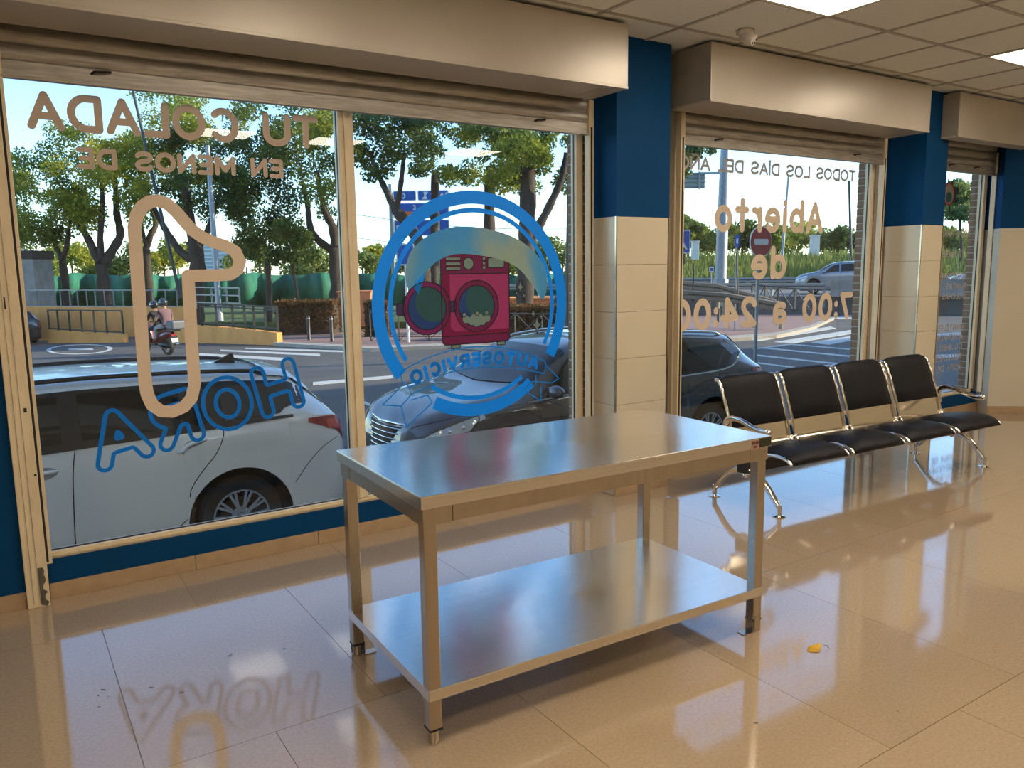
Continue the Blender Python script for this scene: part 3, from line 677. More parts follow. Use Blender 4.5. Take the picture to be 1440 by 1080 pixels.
n_.links.new(nw.outputs[0], rw.inputs[0]); n_.links.new(rw.outputs[0], n_.nodes['Principled BSDF'].inputs['Base Color'])
rows = [[], []]
for i in range(61):
    t = i/60; a = math.radians(160-t*152); e = min(1, min(t, 1-t)*7)**.6; rm = .470+.025*math.sin(t*9); hw = .068*e*(1+.25*math.sin(PI*t))
    for k, sgn in ((0, -1), (1, 1)): rows[k].append((2.533+(rm+sgn*hw)*1.06*math.cos(a), y-st_*6, 1.27+(rm+sgn*hw)*math.sin(a)))
link('blurred_lettering', MB().grid(rows), M_blur, lg)
for pts in ([(2.05,1.50),(2.10,1.44),(2.13,1.40),(2.155,1.46),(2.19,1.56),(2.10,1.58)],): link('blur_tail', poly(pts, y-st_*5), M_vblue, lg)
# ribbon and its word
rib = [(1.995,.923)]+[(x, 1.060-.25*((x-2.50)/.55)**2*(.55 if x < 2.5 else .52)) for x in np.linspace(2.0,3.05,22)]+[(3.065,.90),(3.045,.845)]
low = [(x, .925-.25*((x-2.52)/.55)**2*(.45 if x < 2.5 else .36)) for x in np.linspace(3.045,2.06,22)]
th = .0035
rb = link('ribbon', strokes_mesh([rib, low, [(1.995,.923),(2.0,.885),(2.045,.85),(2.06,.80)], [(2.0,.86),(1.87,.755),(1.99,.735),(2.06,.80)], [(1.99,.735),(2.02,.60),(2.20,.735),(2.17,.785),(2.06,.765)], [(2.06,.80),(2.21,.845)], [(3.06,.90),(3.17,.80),(3.11,.775),(2.95,.80),(2.87,.745)], [(3.02,.76),(3.02,.66),(2.90,.735)], [(2.98,.84),(2.98,.775)]], th, lambda u, v: (u, YD-.0016, v), MB(), 7), M_vblue2, lg)
word = layout('AUTOSERVICIO', .97, .092, .0125, .40)
def rmap(u, v):
    s_ = u/.97; x = 2.99-.92*s_; q = (x-2.53)/.5; zc_ = .935-.085*q*q+(.012 if q > 0 else -.016)*abs(q); sl = -.170*q/.5
    n_l = math.hypot(1, sl); return (x-sl/n_l*v, YD-.0018, zc_+v/n_l)
for lt in word: link('letter', strokes_mesh(lt, .0125, rmap, MB(), 8), M_vblue, rb)

# opening hours on the second window
line_text('window_lettering', 'mirrored grey words TODOS LOS DIAS DEL ANO at the top of the pane', 'TODOS LOS D~AS DEL A^O', 6.39, 4.262, 2.248, 2.350, .0105, M_grey)
line_text('window_lettering', 'mirrored tan word Abierto above the smaller word de', 'Abierto', 5.965, 4.648, 1.800, 2.065, .0265, M_tan, gap=.55)
line_text('window_lettering', 'mirrored tan word de below Abierto', 'de', 5.505, 5.072, 1.428, 1.690, .0265, M_tan, gap=.7)
line_text('window_lettering', 'mirrored tan opening hours 7:00 a 24:00 under the word de', '7:00 a 24:00', 6.43, 4.225, 1.052, 1.300, .0265, M_tan, gap=.5)
# list on the third window and the splash sticker
w3 = [('TODO PARA',1.795,8.353),('Y TAMBIEN',1.592,8.335),('EDREDONES',1.374,8.335),('MANTAS',1.271,8.333),('COLCHAS',1.174,8.333),('MANTELES',.856,8.335),('ALMOHADAS',.758,8.336),('COJINES',.656,8.337),('PELUCHES',.551,8.334),('ROPA DE T',.445,8.331)]
for t, z, xr in w3:
    wd = .056*len(t)+.02
    line_text('window_lettering', 'mirrored grey words %s in the list on the narrow window' % t, t, xr, xr-wd*1.05, z, z+.068, .0068, M_grey, gap=.5, group='list lettering on the narrow window')
sp_ = thing('splash_sticker', 'dark paint splash sticker with a red rimmed round badge', 'sticker', (7.905, YD, 2.09))
rr = random.Random(4); pts = []
for k in range(60):
    a = 2*PI*k/60; spike = 0
    for c, hgt, wd in ((.25,.085,.30),(-.35,.07,.16),(-1.35,.10,.10),(1.15,.06,.12),(1.75,.055,.1),(2.5,.07,.2),(3.3,.08,.22),(4.1,.07,.18)):
        d = (a-c+PI) % (2*PI)-PI; spike = max(spike, hgt*math.exp(-(d/wd)**2))
    R_ = .105+spike; pts.append((7.905+R_*math.cos(a)*1.0, 2.205+R_*math.sin(a)))
link('splash', poly(pts, YD), mat('splash_dark', (.018,.025,.03), .5), sp_)
link('badge_rim', poly(arc(7.905,2.205,.098,.112,0,352,36), YD-.0008), mat('badge_red', (.26,.03,.05), .5), sp_)
link('badge', poly(arc(7.905,2.205,.082,.096,0,352,36), YD-.0014), mat('badge_grey', (.24,.22,.18), .5), sp_)
link('badge_picture', poly(arc(7.905,2.175,.055,.05,0,350,24), YD-.002), M_teal, sp_)
for dx, dz, r in ((.17,-.10,.012),(.085,-.17,.010),(-.05,-.17,.012)): link('droplet', poly(arc(7.905+dx,2.205+dz,r,r*1.4,0,345,10), YD), MATS['splash_dark'], sp_)
# ------------------------------------------------------------------ cars
M_tyre = mat('tyre_rubber', (.012,.012,.013), .75, var=.2, scale=40)
M_rim = mat('alloy_rim', (.52,.54,.56), .25, metal=.9)
M_cglass = mat('car_glass', (.010,.014,.016), .03, spec=.55)
M_trim = mat('car_black_trim', (.010,.010,.011), .35)
M_red = mat('tail_lamp_red', (.32,.006,.012), .12, coat=1)
M_clear = mat('lamp_clear', (.72,.75,.77), .10, metal=.3, coat=1)
M_plate = mat('number_plate', (.75,.75,.72), .4)
M_seam = mat('panel_seam', (.006,.006,.007), .8)
def interp(tab, x):
    xs = [t[0] for t in tab]; ys = [t[1] for t in tab]
    if x <= xs[0]: return ys[0]
    if x >= xs[-1]: return ys[-1]
    i = max(k for k in range(len(xs)) if xs[k] <= x); i = min(i, len(xs)-2)
    # monotone cubic
    def sl(k):
        if k <= 0 or k >= len(xs)-1: return 0 if k > 0 else (ys[1]-ys[0])/(xs[1]-xs[0])
        a = (ys[k]-ys[k-1])/(xs[k]-xs[k-1]); b_ = (ys[k+1]-ys[k])/(xs[k+1]-xs[k]); return 0 if a*b_ <= 0 else 2*a*b_/(a+b_)
    h = xs[i+1]-xs[i]; t = (x-xs[i])/h; m0, m1 = sl(i)*h, sl(i+1)*h
    return (2*t**3-3*t*t+1)*ys[i]+(t**3-2*t*t+t)*m0+(-2*t**3+3*t*t)*ys[i+1]+(t**3-t*t)*m1
class Car:
    """x runs from the rear bumper (0) to the nose (L); the section at x goes from sill (t=0) over belt (t=4) and roof edge (t=5) to the roof centre (t=8)"""
    def __init__(s, top, belt, wh, wr, wheels, R, sill=.20, arch=.075):
        s.top, s.belt, s.wh, s.wr, s.wheels, s.R, s.sill, s.arch = top, belt, wh, wr, wheels, R, sill, arch; s.L = top[-1][0]
    def bot(s, x):
        z = s.sill+.10*max(0, 1-x/.35)+.06*max(0, 1-(s.L-x)/.4)
        for c in s.wheels:
            d = abs(x-c); ra = s.R+s.arch
            if d < ra: z = max(z, s.R+math.sqrt(ra*ra-d*d))
        return z
    def sec(s, x):
        zt = interp(s.top, x); zb = min(interp(s.belt, x), zt-.015); w_ = interp(s.wh, x); r_ = min(interp(s.wr, x), w_-.02); z0 = min(s.bot(x), zb-.05); k = zb-z0
        near = min(abs(x-c) for c in s.wheels); tuck = .045 if near > s.R+s.arch else .004
        e = min(.075, (zt-zb)*.30)
        return [(w_-tuck, z0), (w_-tuck*.35, z0+.13*k), (w_-.004, z0+.42*k), (w_, z0+.76*k), (w_-.030, zb), (r_+.012, zt-e), (r_-.085, zt-e*.30), (r_*.5, zt-.008), (0, zt)]
    def pt(s, x, t, off=0, side=1):
        P = s.sec(x); i = min(int(t), 7); f = t-i
        def g(t_):
            i = min(max(int(t_), 0), 7); f = t_-i; a = P[max(i-1,0)]; b_ = P[i]; c = P[i+1]; d = P[min(i+2,8)] if i < 7 else (-P[7][0], P[7][1])
            if 4 <= t_ < 5: a, d = (2*b_[0]-c[0], 2*b_[1]-c[1]), (2*c[0]-b_[0], 2*c[1]-b_[1])
            r = []
            for q in (0, 1):
                m0 = (c[q]-a[q])/2; m1 = (d[q]-b_[q])/2
                if i == 3: m1 = (c[q]-b_[q])*.7
                if i == 5: m0 = (c[q]-b_[q])*.8
                r.append((2*f**3-3*f*f+1)*b_[q]+(f**3-2*f*f+f)*m0+(-2*f**3+3*f*f)*c[q]+(f**3-f*f)*m1)
            return r
        y, z = g(t)
        if off:
            y1, z1 = g(min(t+.02, 8)); y0, z0 = g(max(t-.02, 0)); ty, tz = y1-y0, z1-z0; n = math.hypot(ty, tz) or 1; y += tz/n*off; z -= ty/n*off
            if off > 0 and t > 7.9: z += 0
        return (x, side*y, z)
    def stations(s):
        xs = set(np.linspace(0, s.L, 70).round(4)); 
        for c in s.wheels:
            ra = s.R+s.arch
            for a in np.linspace(0, PI, 30): xs.add(round(c+ra*math.cos(a), 4))
            xs.add(round(c+ra+.004, 4)); xs.add(round(c-ra-.004, 4))
        for e in (.006,.015,.03,.05,.08): xs.add(e); xs.add(round(s.L-e, 4))
        return sorted(x for x in xs if 0 <= x <= s.L)
    def body(s):
        m = MB(); ts = np.concatenate([np.linspace(0,3,7), np.linspace(3.25,5,8), np.linspace(5.25,8,8)])
        rows = []
        for x in s.stations():
            h = [s.pt(x, t) for t in ts]; rows.append(h+[(p[0], -p[1], p[2]) for p in reversed(h[:-1])])
        m.grid(rows)
        for r in (rows[0], rows[-1]): m.add(r, [tuple(range(len(r)))])
        return m
    def patch(s, xa, xb, t0, t1, off, side=1, nx=14, nt=6):      # xa, xb may depend on t
        fa = xa if callable(xa) else (lambda t: xa); fb = xb if callable(xb) else (lambda t: xb)
        rows = []
        for j in range(nt+1):
            t = t0+(t1-t0)*j/nt; a, b_ = fa((t-t0)/(t1-t0)), fb((t-t0)/(t1-t0)); rows.append([s.pt(a+(b_-a)*i/nx, t, off, side) for i in range(nx+1)])
        return MB().grid(rows)
    def patch2(s, x0, x1, lo, hi, off, side=1, nx=24, nt=5):     # lower and upper t bounds follow x
        rows = []
        for j in range(nt+1): rows.append([s.pt(x0+(x1-x0)*i/nx, lo(i/nx)+(hi(i/nx)-lo(i/nx))*j/nt, off, side) for i in range(nx+1)])
        return MB().grid(rows)
    def across(s, xa, xb, t0, off, nx=10, nt=8):                   # windscreen / rear window: from one side over the middle to the other
        rows = []
        for i in range(nx+1):
            r = []
            for sd_, rng in ((1, range(nt+1)), (-1, range(nt-1, -1, -1))):
                for j in rng:
                    f = j/nt; t = t0+(8-t0)*f; a = xa(f); b_ = xb(f); p = s.pt(a+(b_-a)*i/nx, t, off, sd_); r.append((p[0]+.0, p[1], p[2]+.003))
            rows.append(r)
        return MB().grid(rows)
    def seam(s, pts, wdt, side=1, off=.0022):                       # thin dark joint along (x,t) points
        P = [s.pt(x, t, off, side) for x, t in smooth_path(pts, 5)]; rows = [[], []]
        for i, p in enumerate(P):
            a, c = Vector(P[max(i-1,0)]), Vector(P[min(i+1,len(P)-1)]); d = (c-a).normalized(); n = V(d.z, 0, -d.x)
            if n.length < 1e-4: n = V(1,0,0)
            n = n.normalized()*wdt/2; rows[0].append(Vector(p)+n); rows[1].append(Vector(p)-n)
        return MB().grid([[tuple(v) for v in r] for r in rows])
def wheel(parent, c, R, rimr, side, spokes=10, dbl=True, wid=.215):
    ax = (0, side, 0)
    w_ = lpart('wheel', MB().lathe([(rimr,-wid/2),(R-.03,-wid/2),(R-.006,-wid/2+.03),(R,-wid/2+.06),(R,wid/2-.06),(R-.006,wid/2-.03),(R-.03,wid/2-.004),(rimr+.02,wid/2),(rimr+.004,wid/2-.006),(rimr,wid/2-.02)], c, ax, 40), M_tyre, parent, smooth=True, angle=35)
    m = MB().lathe([(rimr+.003,wid/2-.012),(rimr-.004,wid/2-.004),(rimr-.016,wid/2-.008),(rimr-.02,wid/2-.03),(rimr-.03,-wid/2+.02)], c, ax, 40)
    c = Vector(c); f = V(0, side, 0)
    for k in range(spokes):
        for e in ((-.055, .055) if dbl else (0,)):
            a = 2*PI*k/spokes; a1 = a+e
            p = c+f*(wid/2-.030)+V(math.cos(a), 0, math.sin(a))*.055; q = c+f*(wid/2-.012)+V(math.cos(a1*1.0), 0, math.sin(a1*1.0))*(rimr-.01)
            if dbl: q = c+f*(wid/2-.012)+V(math.cos(a+e*1.9), 0, math.sin(a+e*1.9))*(rimr-.01)
            m.bar(p, q, .020 if dbl else .032, .018, up=f)
    lpart('rim', m, M_rim, w_, smooth=True, angle=40)
    lpart('hub_cap', MB().lathe([(0,.006),(.03,.004),(.034,-.004),(.075,-.012),(.078,-.03)], c+f*(wid/2-.022), ax, 24), M_rim, w_, smooth=True, angle=40)
    lpart('brake_disc', MB().lathe([(0,.0),(.145,0),(.145,-.02),(0,-.02)], c+f*(wid/2-.08), ax, 28), M_dark, w_)
def car_common(root, C_, paint, R, rimr, spokes, tw_=.76, dbl=True):
    lpart('body', C_.body(), paint, root, smooth=True, angle=42, weld=True)
    lpart('underbody', MB().box((.25,-tw_+.02,.16), (C_.L-.25,tw_-.02,.42)), M_trim, root)
    for c in C_.wheels:
        for sd_ in (1, -1):
            wheel(root, (c, sd_*tw_, R), R, rimr, sd_, spokes, dbl)
            m = MB(); rows = []
            for i in range(25):
                a = PI*i/24; ra = R+C_.arch-.004; x, z = c+ra*math.cos(a), R+ra*math.sin(a); yy = abs(C_.pt(min(max(x,.01),C_.L-.01), .15)[1])-.004; rows.append([(x, sd_*yy, z), (x, sd_*.50, z)])
            m.grid(rows); lpart('wheel_well', m, M_trim, root)
            rows = []
            for i in range(25):
                a = PI*i/24; x0, z0 = c+(R+C_.arch)*math.cos(a), R+(R+C_.arch)*math.sin(a)
                rows.append([(x0, sd_*.52, z0), (c, sd_*.52, R)])
            lpart('wheel_well_back', MB().grid(rows), M_trim, root)
def mirror_cap(root, C_, x, paint, z):
    for sd_ in (1, -1):
        y = abs(C_.pt(x, 4)[1]); m = MB(); m.sphere((x+.02, sd_*(y+.11), z), .1, 8, (.75,1.05,.62)); lpart('door_mirror', m, paint, root, smooth=True)
        lpart('mirror_stalk', MB().bar((x, sd_*(y-.02), z-.05), (x, sd_*(y+.07), z-.03), .05, .03), M_trim, root)

# --- white estate
top = [(0,.80),(.015,.93),(.05,1.00),(.10,1.06),(.30,1.275),(.42,1.375),(.60,1.405),(1.2,1.445),(1.9,1.46),(2.5,1.44),(2.85,1.395),(3.2,1.22),(3.55,1.02),(3.75,.985),(4.15,.90),(4.40,.80),(4.50,.70),(4.55,.58)]
belt = [(0,.74),(.03,.90),(.12,1.02),(.45,1.045),(1.0,1.025),(2.0,.99),(3.0,.95),(3.5,.905),(4.1,.80),(4.4,.69),(4.55,.50)]
wh = [(0,.62),(.02,.70),(.08,.78),(.2,.84),(.5,.885),(1.0,.905),(3.3,.905),(3.9,.875),(4.2,.82),(4.4,.72),(4.5,.60),(4.55,.48)]
wrf = [(0,.48),(.08,.58),(.3,.585),(.6,.60),(1.5,.635),(2.6,.635),(2.9,.645),(3.3,.70),(3.55,.74),(3.8,.74),(4.2,.68),(4.4,.58),(4.55,.40)]
CW = Car(top, belt, wh, wrf, (.92, 3.57), .318)
M_wpaint = mat('white_car_paint', (.80,.80,.79), .25, coat=.7, coat_r=.03)
def gzs(x, y): return gz(y)
wc = thing('estate_car', 'white estate car parked outside with black roof rails', 'car', (2.36, 6.94, gz(6.94)-.005), 'cars parked at the kerb', rz=PI)
car_common(wc, CW, M_wpaint, .318, .215, 10)
for sd_ in (1, -1):
    lpart('window_trim', CW.patch2(.36, 3.50, lambda f: 4.06 if f > .12 else 4.06+.35*(1-f/.12), lambda f: 4.97 if f < .78 else 4.97-.88*((f-.78)/.22)**1.15, .003, sd_, 44), M_trim, wc, smooth=True)
    lpart('side_window', CW.patch2(1.10, 1.95, lambda f: 4.13, lambda f: 4.90, .007, sd_), M_cglass, wc, smooth=True)
    lpart('side_window', CW.patch2(2.07, 3.36, lambda f: 4.13, lambda f: 4.90-.70*max(0, (f-.50)/.50)**1.2, .007, sd_), M_cglass, wc, smooth=True)
    lpart('quarter_window', CW.patch2(.44, 1.00, lambda f: 4.13+.33*max(0, 1-f/.25), lambda f: 4.90-.10*(1-f), .007, sd_), M_cglass, wc, smooth=True)
    lpart('belt_moulding', CW.patch2(.48, 3.45, lambda f: 4.0, lambda f: 4.07, .009, sd_, 30, 2), M_trim, wc)
    rail = [CW.pt(x, 5.62, .035 if .62 < x < 2.75 else .004, sd_) for x in np.linspace(.52, 2.85, 26)]
    lpart('roof_rail', MB().tube(rail, .017, 8), M_trim, wc, smooth=True)
    lpart('rear_lamp', CW.patch2(.035, .36, lambda f: 3.12+.55*f, lambda f: 3.98-.12*f, .006, sd_, 14, 5), M_red, wc, smooth=True)
    lpart('rear_lamp_core', CW.patch2(.05, .20, lambda f: 3.35, lambda f: 3.75, .009, sd_, 8, 3), mat('tail_lamp_core', (.6,.03,.04), .1, coat=1), wc, smooth=True)
    lpart('head_lamp', CW.patch2(4.05, 4.42, lambda f: 3.35, lambda f: 4.0, .006, sd_, 10, 4), M_clear, wc, smooth=True)
    for pts in ([(2.05,.3),(2.05,1.5),(2.03,3),(2.0,4)], [(1.47,.25),(1.43,.8),(1.34,1.3),(1.20,1.6),(1.09,2.2),(1.03,3.2),(1.02,4)], [(3.30,.3),(3.33,1.5),(3.36,3),(3.42,4)]):
        lpart('door_seam', CW.seam(pts, .007, sd_), M_seam, wc)
    lpart('sill_seam', CW.seam([(1.25,.42),(2,.42),(3.28,.42)], .006, sd_), M_seam, wc)
    lpart('bumper_seam', CW.seam([(.10,3.0),(.25,2.75),(.38,2.4),(.50,1.9)], .005, sd_), M_seam, wc)
    for hx in (1.17, 2.14):
        a, c = CW.pt(hx, 3.30, .001, sd_), CW.pt(hx+.17, 3.30, .001, sd_)
        lpart('handle_recess', CW.patch2(hx-.03, hx+.16, lambda f: 3.30-.20*math.sin(PI*f)**.5, lambda f: 3.30+.20*math.sin(PI*f)**.5, .0018, sd_, 12, 3), mat('recess_grey', (.30,.30,.30), .4) if 'recess_grey' not in MATS else MATS['recess_grey'], wc)
        hp = [CW.pt(hx+.21*k/6-.02, 3.33, .004+.032*math.sin(PI*(.12+.76*k/6)), sd_) for k in range(7)]
        lpart('door_handle', MB().tube(hp, [.010,.014,.014,.014,.014,.014,.010], 8), M_wpaint, wc, smooth=True)
lpart('windscreen', CW.across(lambda f: 2.90+.02*f, lambda f: 3.40+.14*f, 5.2, .006), M_cglass, wc, smooth=True)
lpart('rear_window', CW.across(lambda f: .13, lambda f: .40, 5.15, .006), M_cglass, wc, smooth=True)
sp = CW.across(lambda f: .26-.03*f, lambda f: .60, 5.3, .018, 5, 8); lpart('roof_spoiler', sp, M_wpaint, wc, smooth=True)
fin = MB(); fx = .78; fzt = CW.pt(fx, 8)[2]
fin.add([(fx-.085,.012,fzt-.004),(fx+.115,.014,fzt-.004),(fx-.075,.004,fzt+.072),(fx-.045,.004,fzt+.076),(fx-.085,-.012,fzt-.004),(fx+.115,-.014,fzt-.004),(fx-.075,-.004,fzt+.072),(fx-.045,-.004,fzt+.076)], [(0,1,3,2),(4,6,7,5),(0,2,6,4),(1,5,7,3),(2,3,7,6)])
lpart('roof_aerial', fin, M_trim, wc, bevel=.004)
mirror_cap(wc, CW, 3.22, M_wpaint, .98)
lpart('rear_bumper_trim', MB().box((-.012,-.55,.30), (.05,.55,.42)), M_trim, wc, bevel=.01); lpart('number_plate', MB().box((-.018,-.26,.72), (-.006,.26,.83)), M_plate, wc)
lpart('cargo_cover', MB().box((.5,-.6,.93), (1.5,.6,.95)), M_trim, wc)

# --- dark grey estate
top2 = [(0,.82),(.02,.97),(.07,1.05),(.14,1.12),(.36,1.32),(.50,1.40),(.75,1.435),(1.5,1.48),(2.2,1.485),(2.7,1.46),(3.0,1.41),(3.4,1.23),(3.78,1.045),(3.95,1.01),(4.35,.95),(4.65,.86),(4.78,.78),(4.84,.70),(4.87,.60)]
belt2 = [(0,.72),(.04,.88),(.14,1.00),(.5,1.02),(1.2,1.0),(2.2,.97),(3.2,.94),(3.75,.915),(4.3,.85),(4.65,.76),(4.8,.66),(4.87,.50)]
wh2 = [(0,.66),(.03,.74),(.10,.82),(.25,.88),(.6,.915),(1.2,.925),(3.6,.925),(4.2,.905),(4.5,.855),(4.7,.77),(4.8,.67),(4.87,.54)]
wr2 = [(0,.50),(.1,.60),(.4,.60),(.8,.62),(1.6,.65),(2.8,.65),(3.1,.665),(3.5,.73),(3.78,.77),(4.0,.77),(4.4,.72),(4.65,.64),(4.87,.46)]
CG = Car(top2, belt2, wh2, wr2, (1.09, 3.94), .335)
M_gpaint = mat('grey_car_paint', (.050,.053,.060), .28, metal=.15, coat=1, coat_r=.02)
gc = thing('estate_car', 'dark grey estate car parked outside behind the white car', 'car', (7.60, 6.97, gz(6.97)-.005), 'cars parked at the kerb', rz=PI); gc.scale = (.945, 1, 1)
car_common(gc, CG, M_gpaint, .335, .225, 10, .78)
for sd_ in (1, -1):
    lpart('window_trim', CG.patch2(.42, 3.72, lambda f: 4.04 if f > .12 else 4.04+.55*(1-f/.12), lambda f: 4.97 if f < .78 else 4.97-.90*((f-.78)/.22)**1.15, .003, sd_, 44), M_trim, gc, smooth=True)
    lpart('chrome_strip', CG.seam([(.44,4.60),(.62,4.22),(.9,4.05),(1.6,4.04),(2.6,4.04),(3.70,4.05)], .016, sd_, .008), M_chrome, gc); lpart('chrome_strip', CG.seam([(.44,4.62),(.60,4.90),(1.0,4.97),(2.0,4.97),(2.9,4.97)], .012, sd_, .008), M_chrome, gc)
    lpart('side_window', CG.patch2(1.72, 2.60, lambda f: 4.13, lambda f: 4.90, .007, sd_), M_cglass, gc, smooth=True)
    lpart('side_window', CG.patch2(2.72, 3.58, lambda f: 4.13, lambda f: 4.90-.72*max(0, (f-.28)/.72)**1.2, .007, sd_), M_cglass, gc, smooth=True)
    lpart('quarter_window', CG.patch2(.50, 1.60, lambda f: 4.13+.48*max(0, 1-f/.30), lambda f: 4.90-.08*(1-f), .007, sd_), M_cglass, gc, smooth=True)
    for xa, xb in ((1.61, 1.71), (2.61, 2.71)): lpart('window_pillar', CG.patch2(xa, xb, lambda f: 4.08, lambda f: 4.94, .006, sd_, 3), M_trim, gc)
    lpart('rear_lamp', CG.patch2(.03, .40, lambda f: 3.0+.75*f, lambda f: 4.02-.05*f, .006, sd_, 14, 5), M_red, gc, smooth=True)
    lpart('rear_lamp_core', CG.patch2(.08, .30, lambda f: 3.45+.2*f, lambda f: 3.85, .009, sd_, 8, 3), mat('tail_lamp_pale', (.62,.35,.38), .12, coat=1), gc, smooth=True)
    lpart('head_lamp', CG.patch2(4.20, 4.81, lambda f: 3.30-.2*min(1,f*2)+.30*f, lambda f: 4.0+.05*min(1,f*3)-.30*f, .006, sd_, 16, 5), M_clear, gc, smooth=True)
    lpart('head_lamp_rim', CG.seam([(4.26,4.08),(4.30,3.15),(4.55,3.2),(4.80,3.45)], .016, sd_, .009), M_trim, gc)
    for k in range(3):
        p = CG.pt(4.42+.13*k, 3.55, -.004, sd_); lpart('lamp_lens', MB().sphere(p, .022, 7), M_chrome, gc, smooth=True)
    lpart('fog_lamp', CG.patch2(4.45, 4.68, lambda f: 1.2, lambda f: 1.9, .006, sd_, 6, 3), M_trim, gc)
    for pts in ([(2.66,.3),(2.67,1.5),(2.68,3),(2.68,4)], [(1.42,.25),(1.58,.9),(1.68,1.6),(1.66,2.4),(1.60,3.2),(1.58,4)], [(3.50,.3),(3.55,1.5),(3.58,3),(3.64,4)], [(3.80,4.1),(4.2,4.35),(4.6,4.6),(4.82,5.2)]):
        lpart('door_seam', CG.seam(pts, .007, sd_), M_seam, gc)
    fd = [(.93+.085*math.cos(a), 3.35+.34*math.sin(a)) for a in np.linspace(0, 2*PI, 12)]; lpart('fuel_flap_seam', CG.seam(fd, .006, sd_), M_seam, gc)
    for hx in (1.76, 2.80):
        hp = [CG.pt(hx+.21*k/6-.02, 3.36, .004+.032*math.sin(PI*(.12+.76*k/6)), sd_) for k in range(7)]
        lpart('door_handle', MB().tube(hp, [.010,.015,.015,.015,.015,.015,.010], 8), M_gpaint, gc, smooth=True)
    lpart('roof_rail', MB().tube([CG.pt(x, 5.62, .030 if .72 < x < 2.85 else .004, sd_) for x in np.linspace(.62, 2.95, 22)], .015, 8), M_chrome, gc, smooth=True)
    lpart('shoulder_crease', CG.seam([(.45,3.05),(1.5,3.0),(3.0,3.0),(4.1,3.05)], .006, sd_, .003), M_seam, gc)
lpart('windscreen', CG.across(lambda f: 3.06+.02*f, lambda f: 3.60+.16*f, 5.2, .006), M_cglass, gc, smooth=True)
lpart('rear_window', CG.across(lambda f: .15, lambda f: .46, 5.15, .006), M_cglass, gc, smooth=True)
mirror_cap(gc, CG, 3.42, M_gpaint, 1.02)
# front: trapezoid grille with chrome bars, badge, plate, bumper inlet
def nose(y): return 4.885-.30*(abs(y)/.70)**2.4
g_ = MB(); rows = []
for z, hw in ((.44,.36),(.52,.43),(.60,.475),(.68,.50),(.735,.49)): rows.append([(nose(hw*k/8)+.004-.10*max(0, z-.60), hw*k/8, z) for k in range(-8, 9)])
g_.grid(rows); gr_ = lpart('grille', g_, M_trim, gc, smooth=True)
for i in range(6):
    z = .465+i*.050; hw = .375+.12*min(1, i/4)
    lpart('grille_bar', MB().tube([(nose(hw*k/8)+.012-.10*max(0, z-.60), hw*k/8, z) for k in range(-8, 9)], .0070, 6), M_chrome, gr_, smooth=True)
fr_ = [(nose(.36)+.01,-.36,.435),(nose(.50)-.0,-.505,.69),(nose(.47)-.005,-.47,.748),(nose(0)-.008,0,.760),(nose(.47)-.005,.47,.748),(nose(.50),.505,.69),(nose(.36)+.01,.36,.435),(nose(0)+.012,0,.428),(nose(.36)+.01,-.36,.435)]
lpart('grille_frame', MB().tube(smooth_path(fr_, 4) if False else fr_, .014, 8), M_chrome, gr_, smooth=True)
lpart('front_apron', MB().grid([[(nose(.62*k/8)-.035+.03*j, .62*k/8, .20+.12*j) for k in range(-8, 9)] for j in range(3)]), M_gpaint, gc, smooth=True)
lpart('number_plate', MB().grid([[(nose(.26*k/4)+.02, .26*k/4, z) for k in range(-4, 5)] for z in (.33,.43)]), M_plate, gc)
# ------------------------------------------------------------------ street, pavements, road paint
M_asph = mat('asphalt', (.085,.083,.085), .85, var=.14, scale=.8, bump=.12, bscale=60)
M_paint = mat('road_paint', (.52,.53,.52), .7, var=.12, scale=6)
M_pave = mat('paving', (.36,.33,.30), .85, var=.1, scale=4, bump=.1, bscale=30)
M_rpave = mat('red_paving', (.28,.175,.155), .85, var=.12, scale=4)
M_kerb = mat('kerb_stone', (.40,.36,.31), .85, var=.12, scale=6)
M_conc = mat('concrete', (.30,.275,.245), .9, var=.18, scale=2.5, bump=.1, bscale=20)
M_orange = mat('ochre_render', (.95,.39,.11), .85, var=.12, scale=2.2, stretch=(1,1,.35), bump=.06, bscale=25)
M_terra = mat('terracotta_render', (.72,.25,.10), .85, var=.12, scale=3)
M_rail = mat('dark_railing', (.045,.050,.050), .5, metal=.4)
M_galv = mat('galvanised', (.28,.30,.31), .45, metal=.6, var=.1, scale=6)
M_bark = mat('bark', (.060,.047,.038), .95, var=.35, scale=7, stretch=(1,1,.25), bump=.6, bscale=16)
M_grass = mat('grass', (.075,.12,.028), .9, var=.35, scale=1.6, bump=.3, bscale=30)
M_mesh = mat('green_mesh', (.015,.15,.095), .8, var=.25, scale=1.5)
st0 = struct('street', MB().add([(-60,4.47,gz(4.47)),(90,4.47,gz(4.47)),(90,110,gz(110)),(-60,110,gz(110))], [(0,1,2,3)]), M_asph)
def slab(name, pts, h, m, parent=None):          # follows the fall of the street
    n = len(pts); v = [(p[0],p[1],gz(p[1])+h) for p in pts]+[(p[0],p[1],gz(p[1])-.3) for p in pts]
    return struct(name, MB().add(v, [tuple(range(n))]+[(i,(i+1)%n,n+(i+1)%n,n+i) for i in range(n)]), m, parent)
slab('pavement_near', [(-30,4.475),(30,4.475),(30,5.72),(-30,5.72)], .09, M_pave)
slab('kerb_near', [(-30,5.72),(30,5.72),(30,5.86),(-30,5.86)], .10, M_kerb)
g2 = lambda *q: [tuple(gp(*p)[:2]) for p in q]
slab('pavement_park', g2((-30,470),(75,470),(180,477),(255,477),(330,477),(392,485),(478,489),(520,492),(640,487),(705,492),(760,488),(800,480),(800,450),(-30,450)), .10, M_rpave)
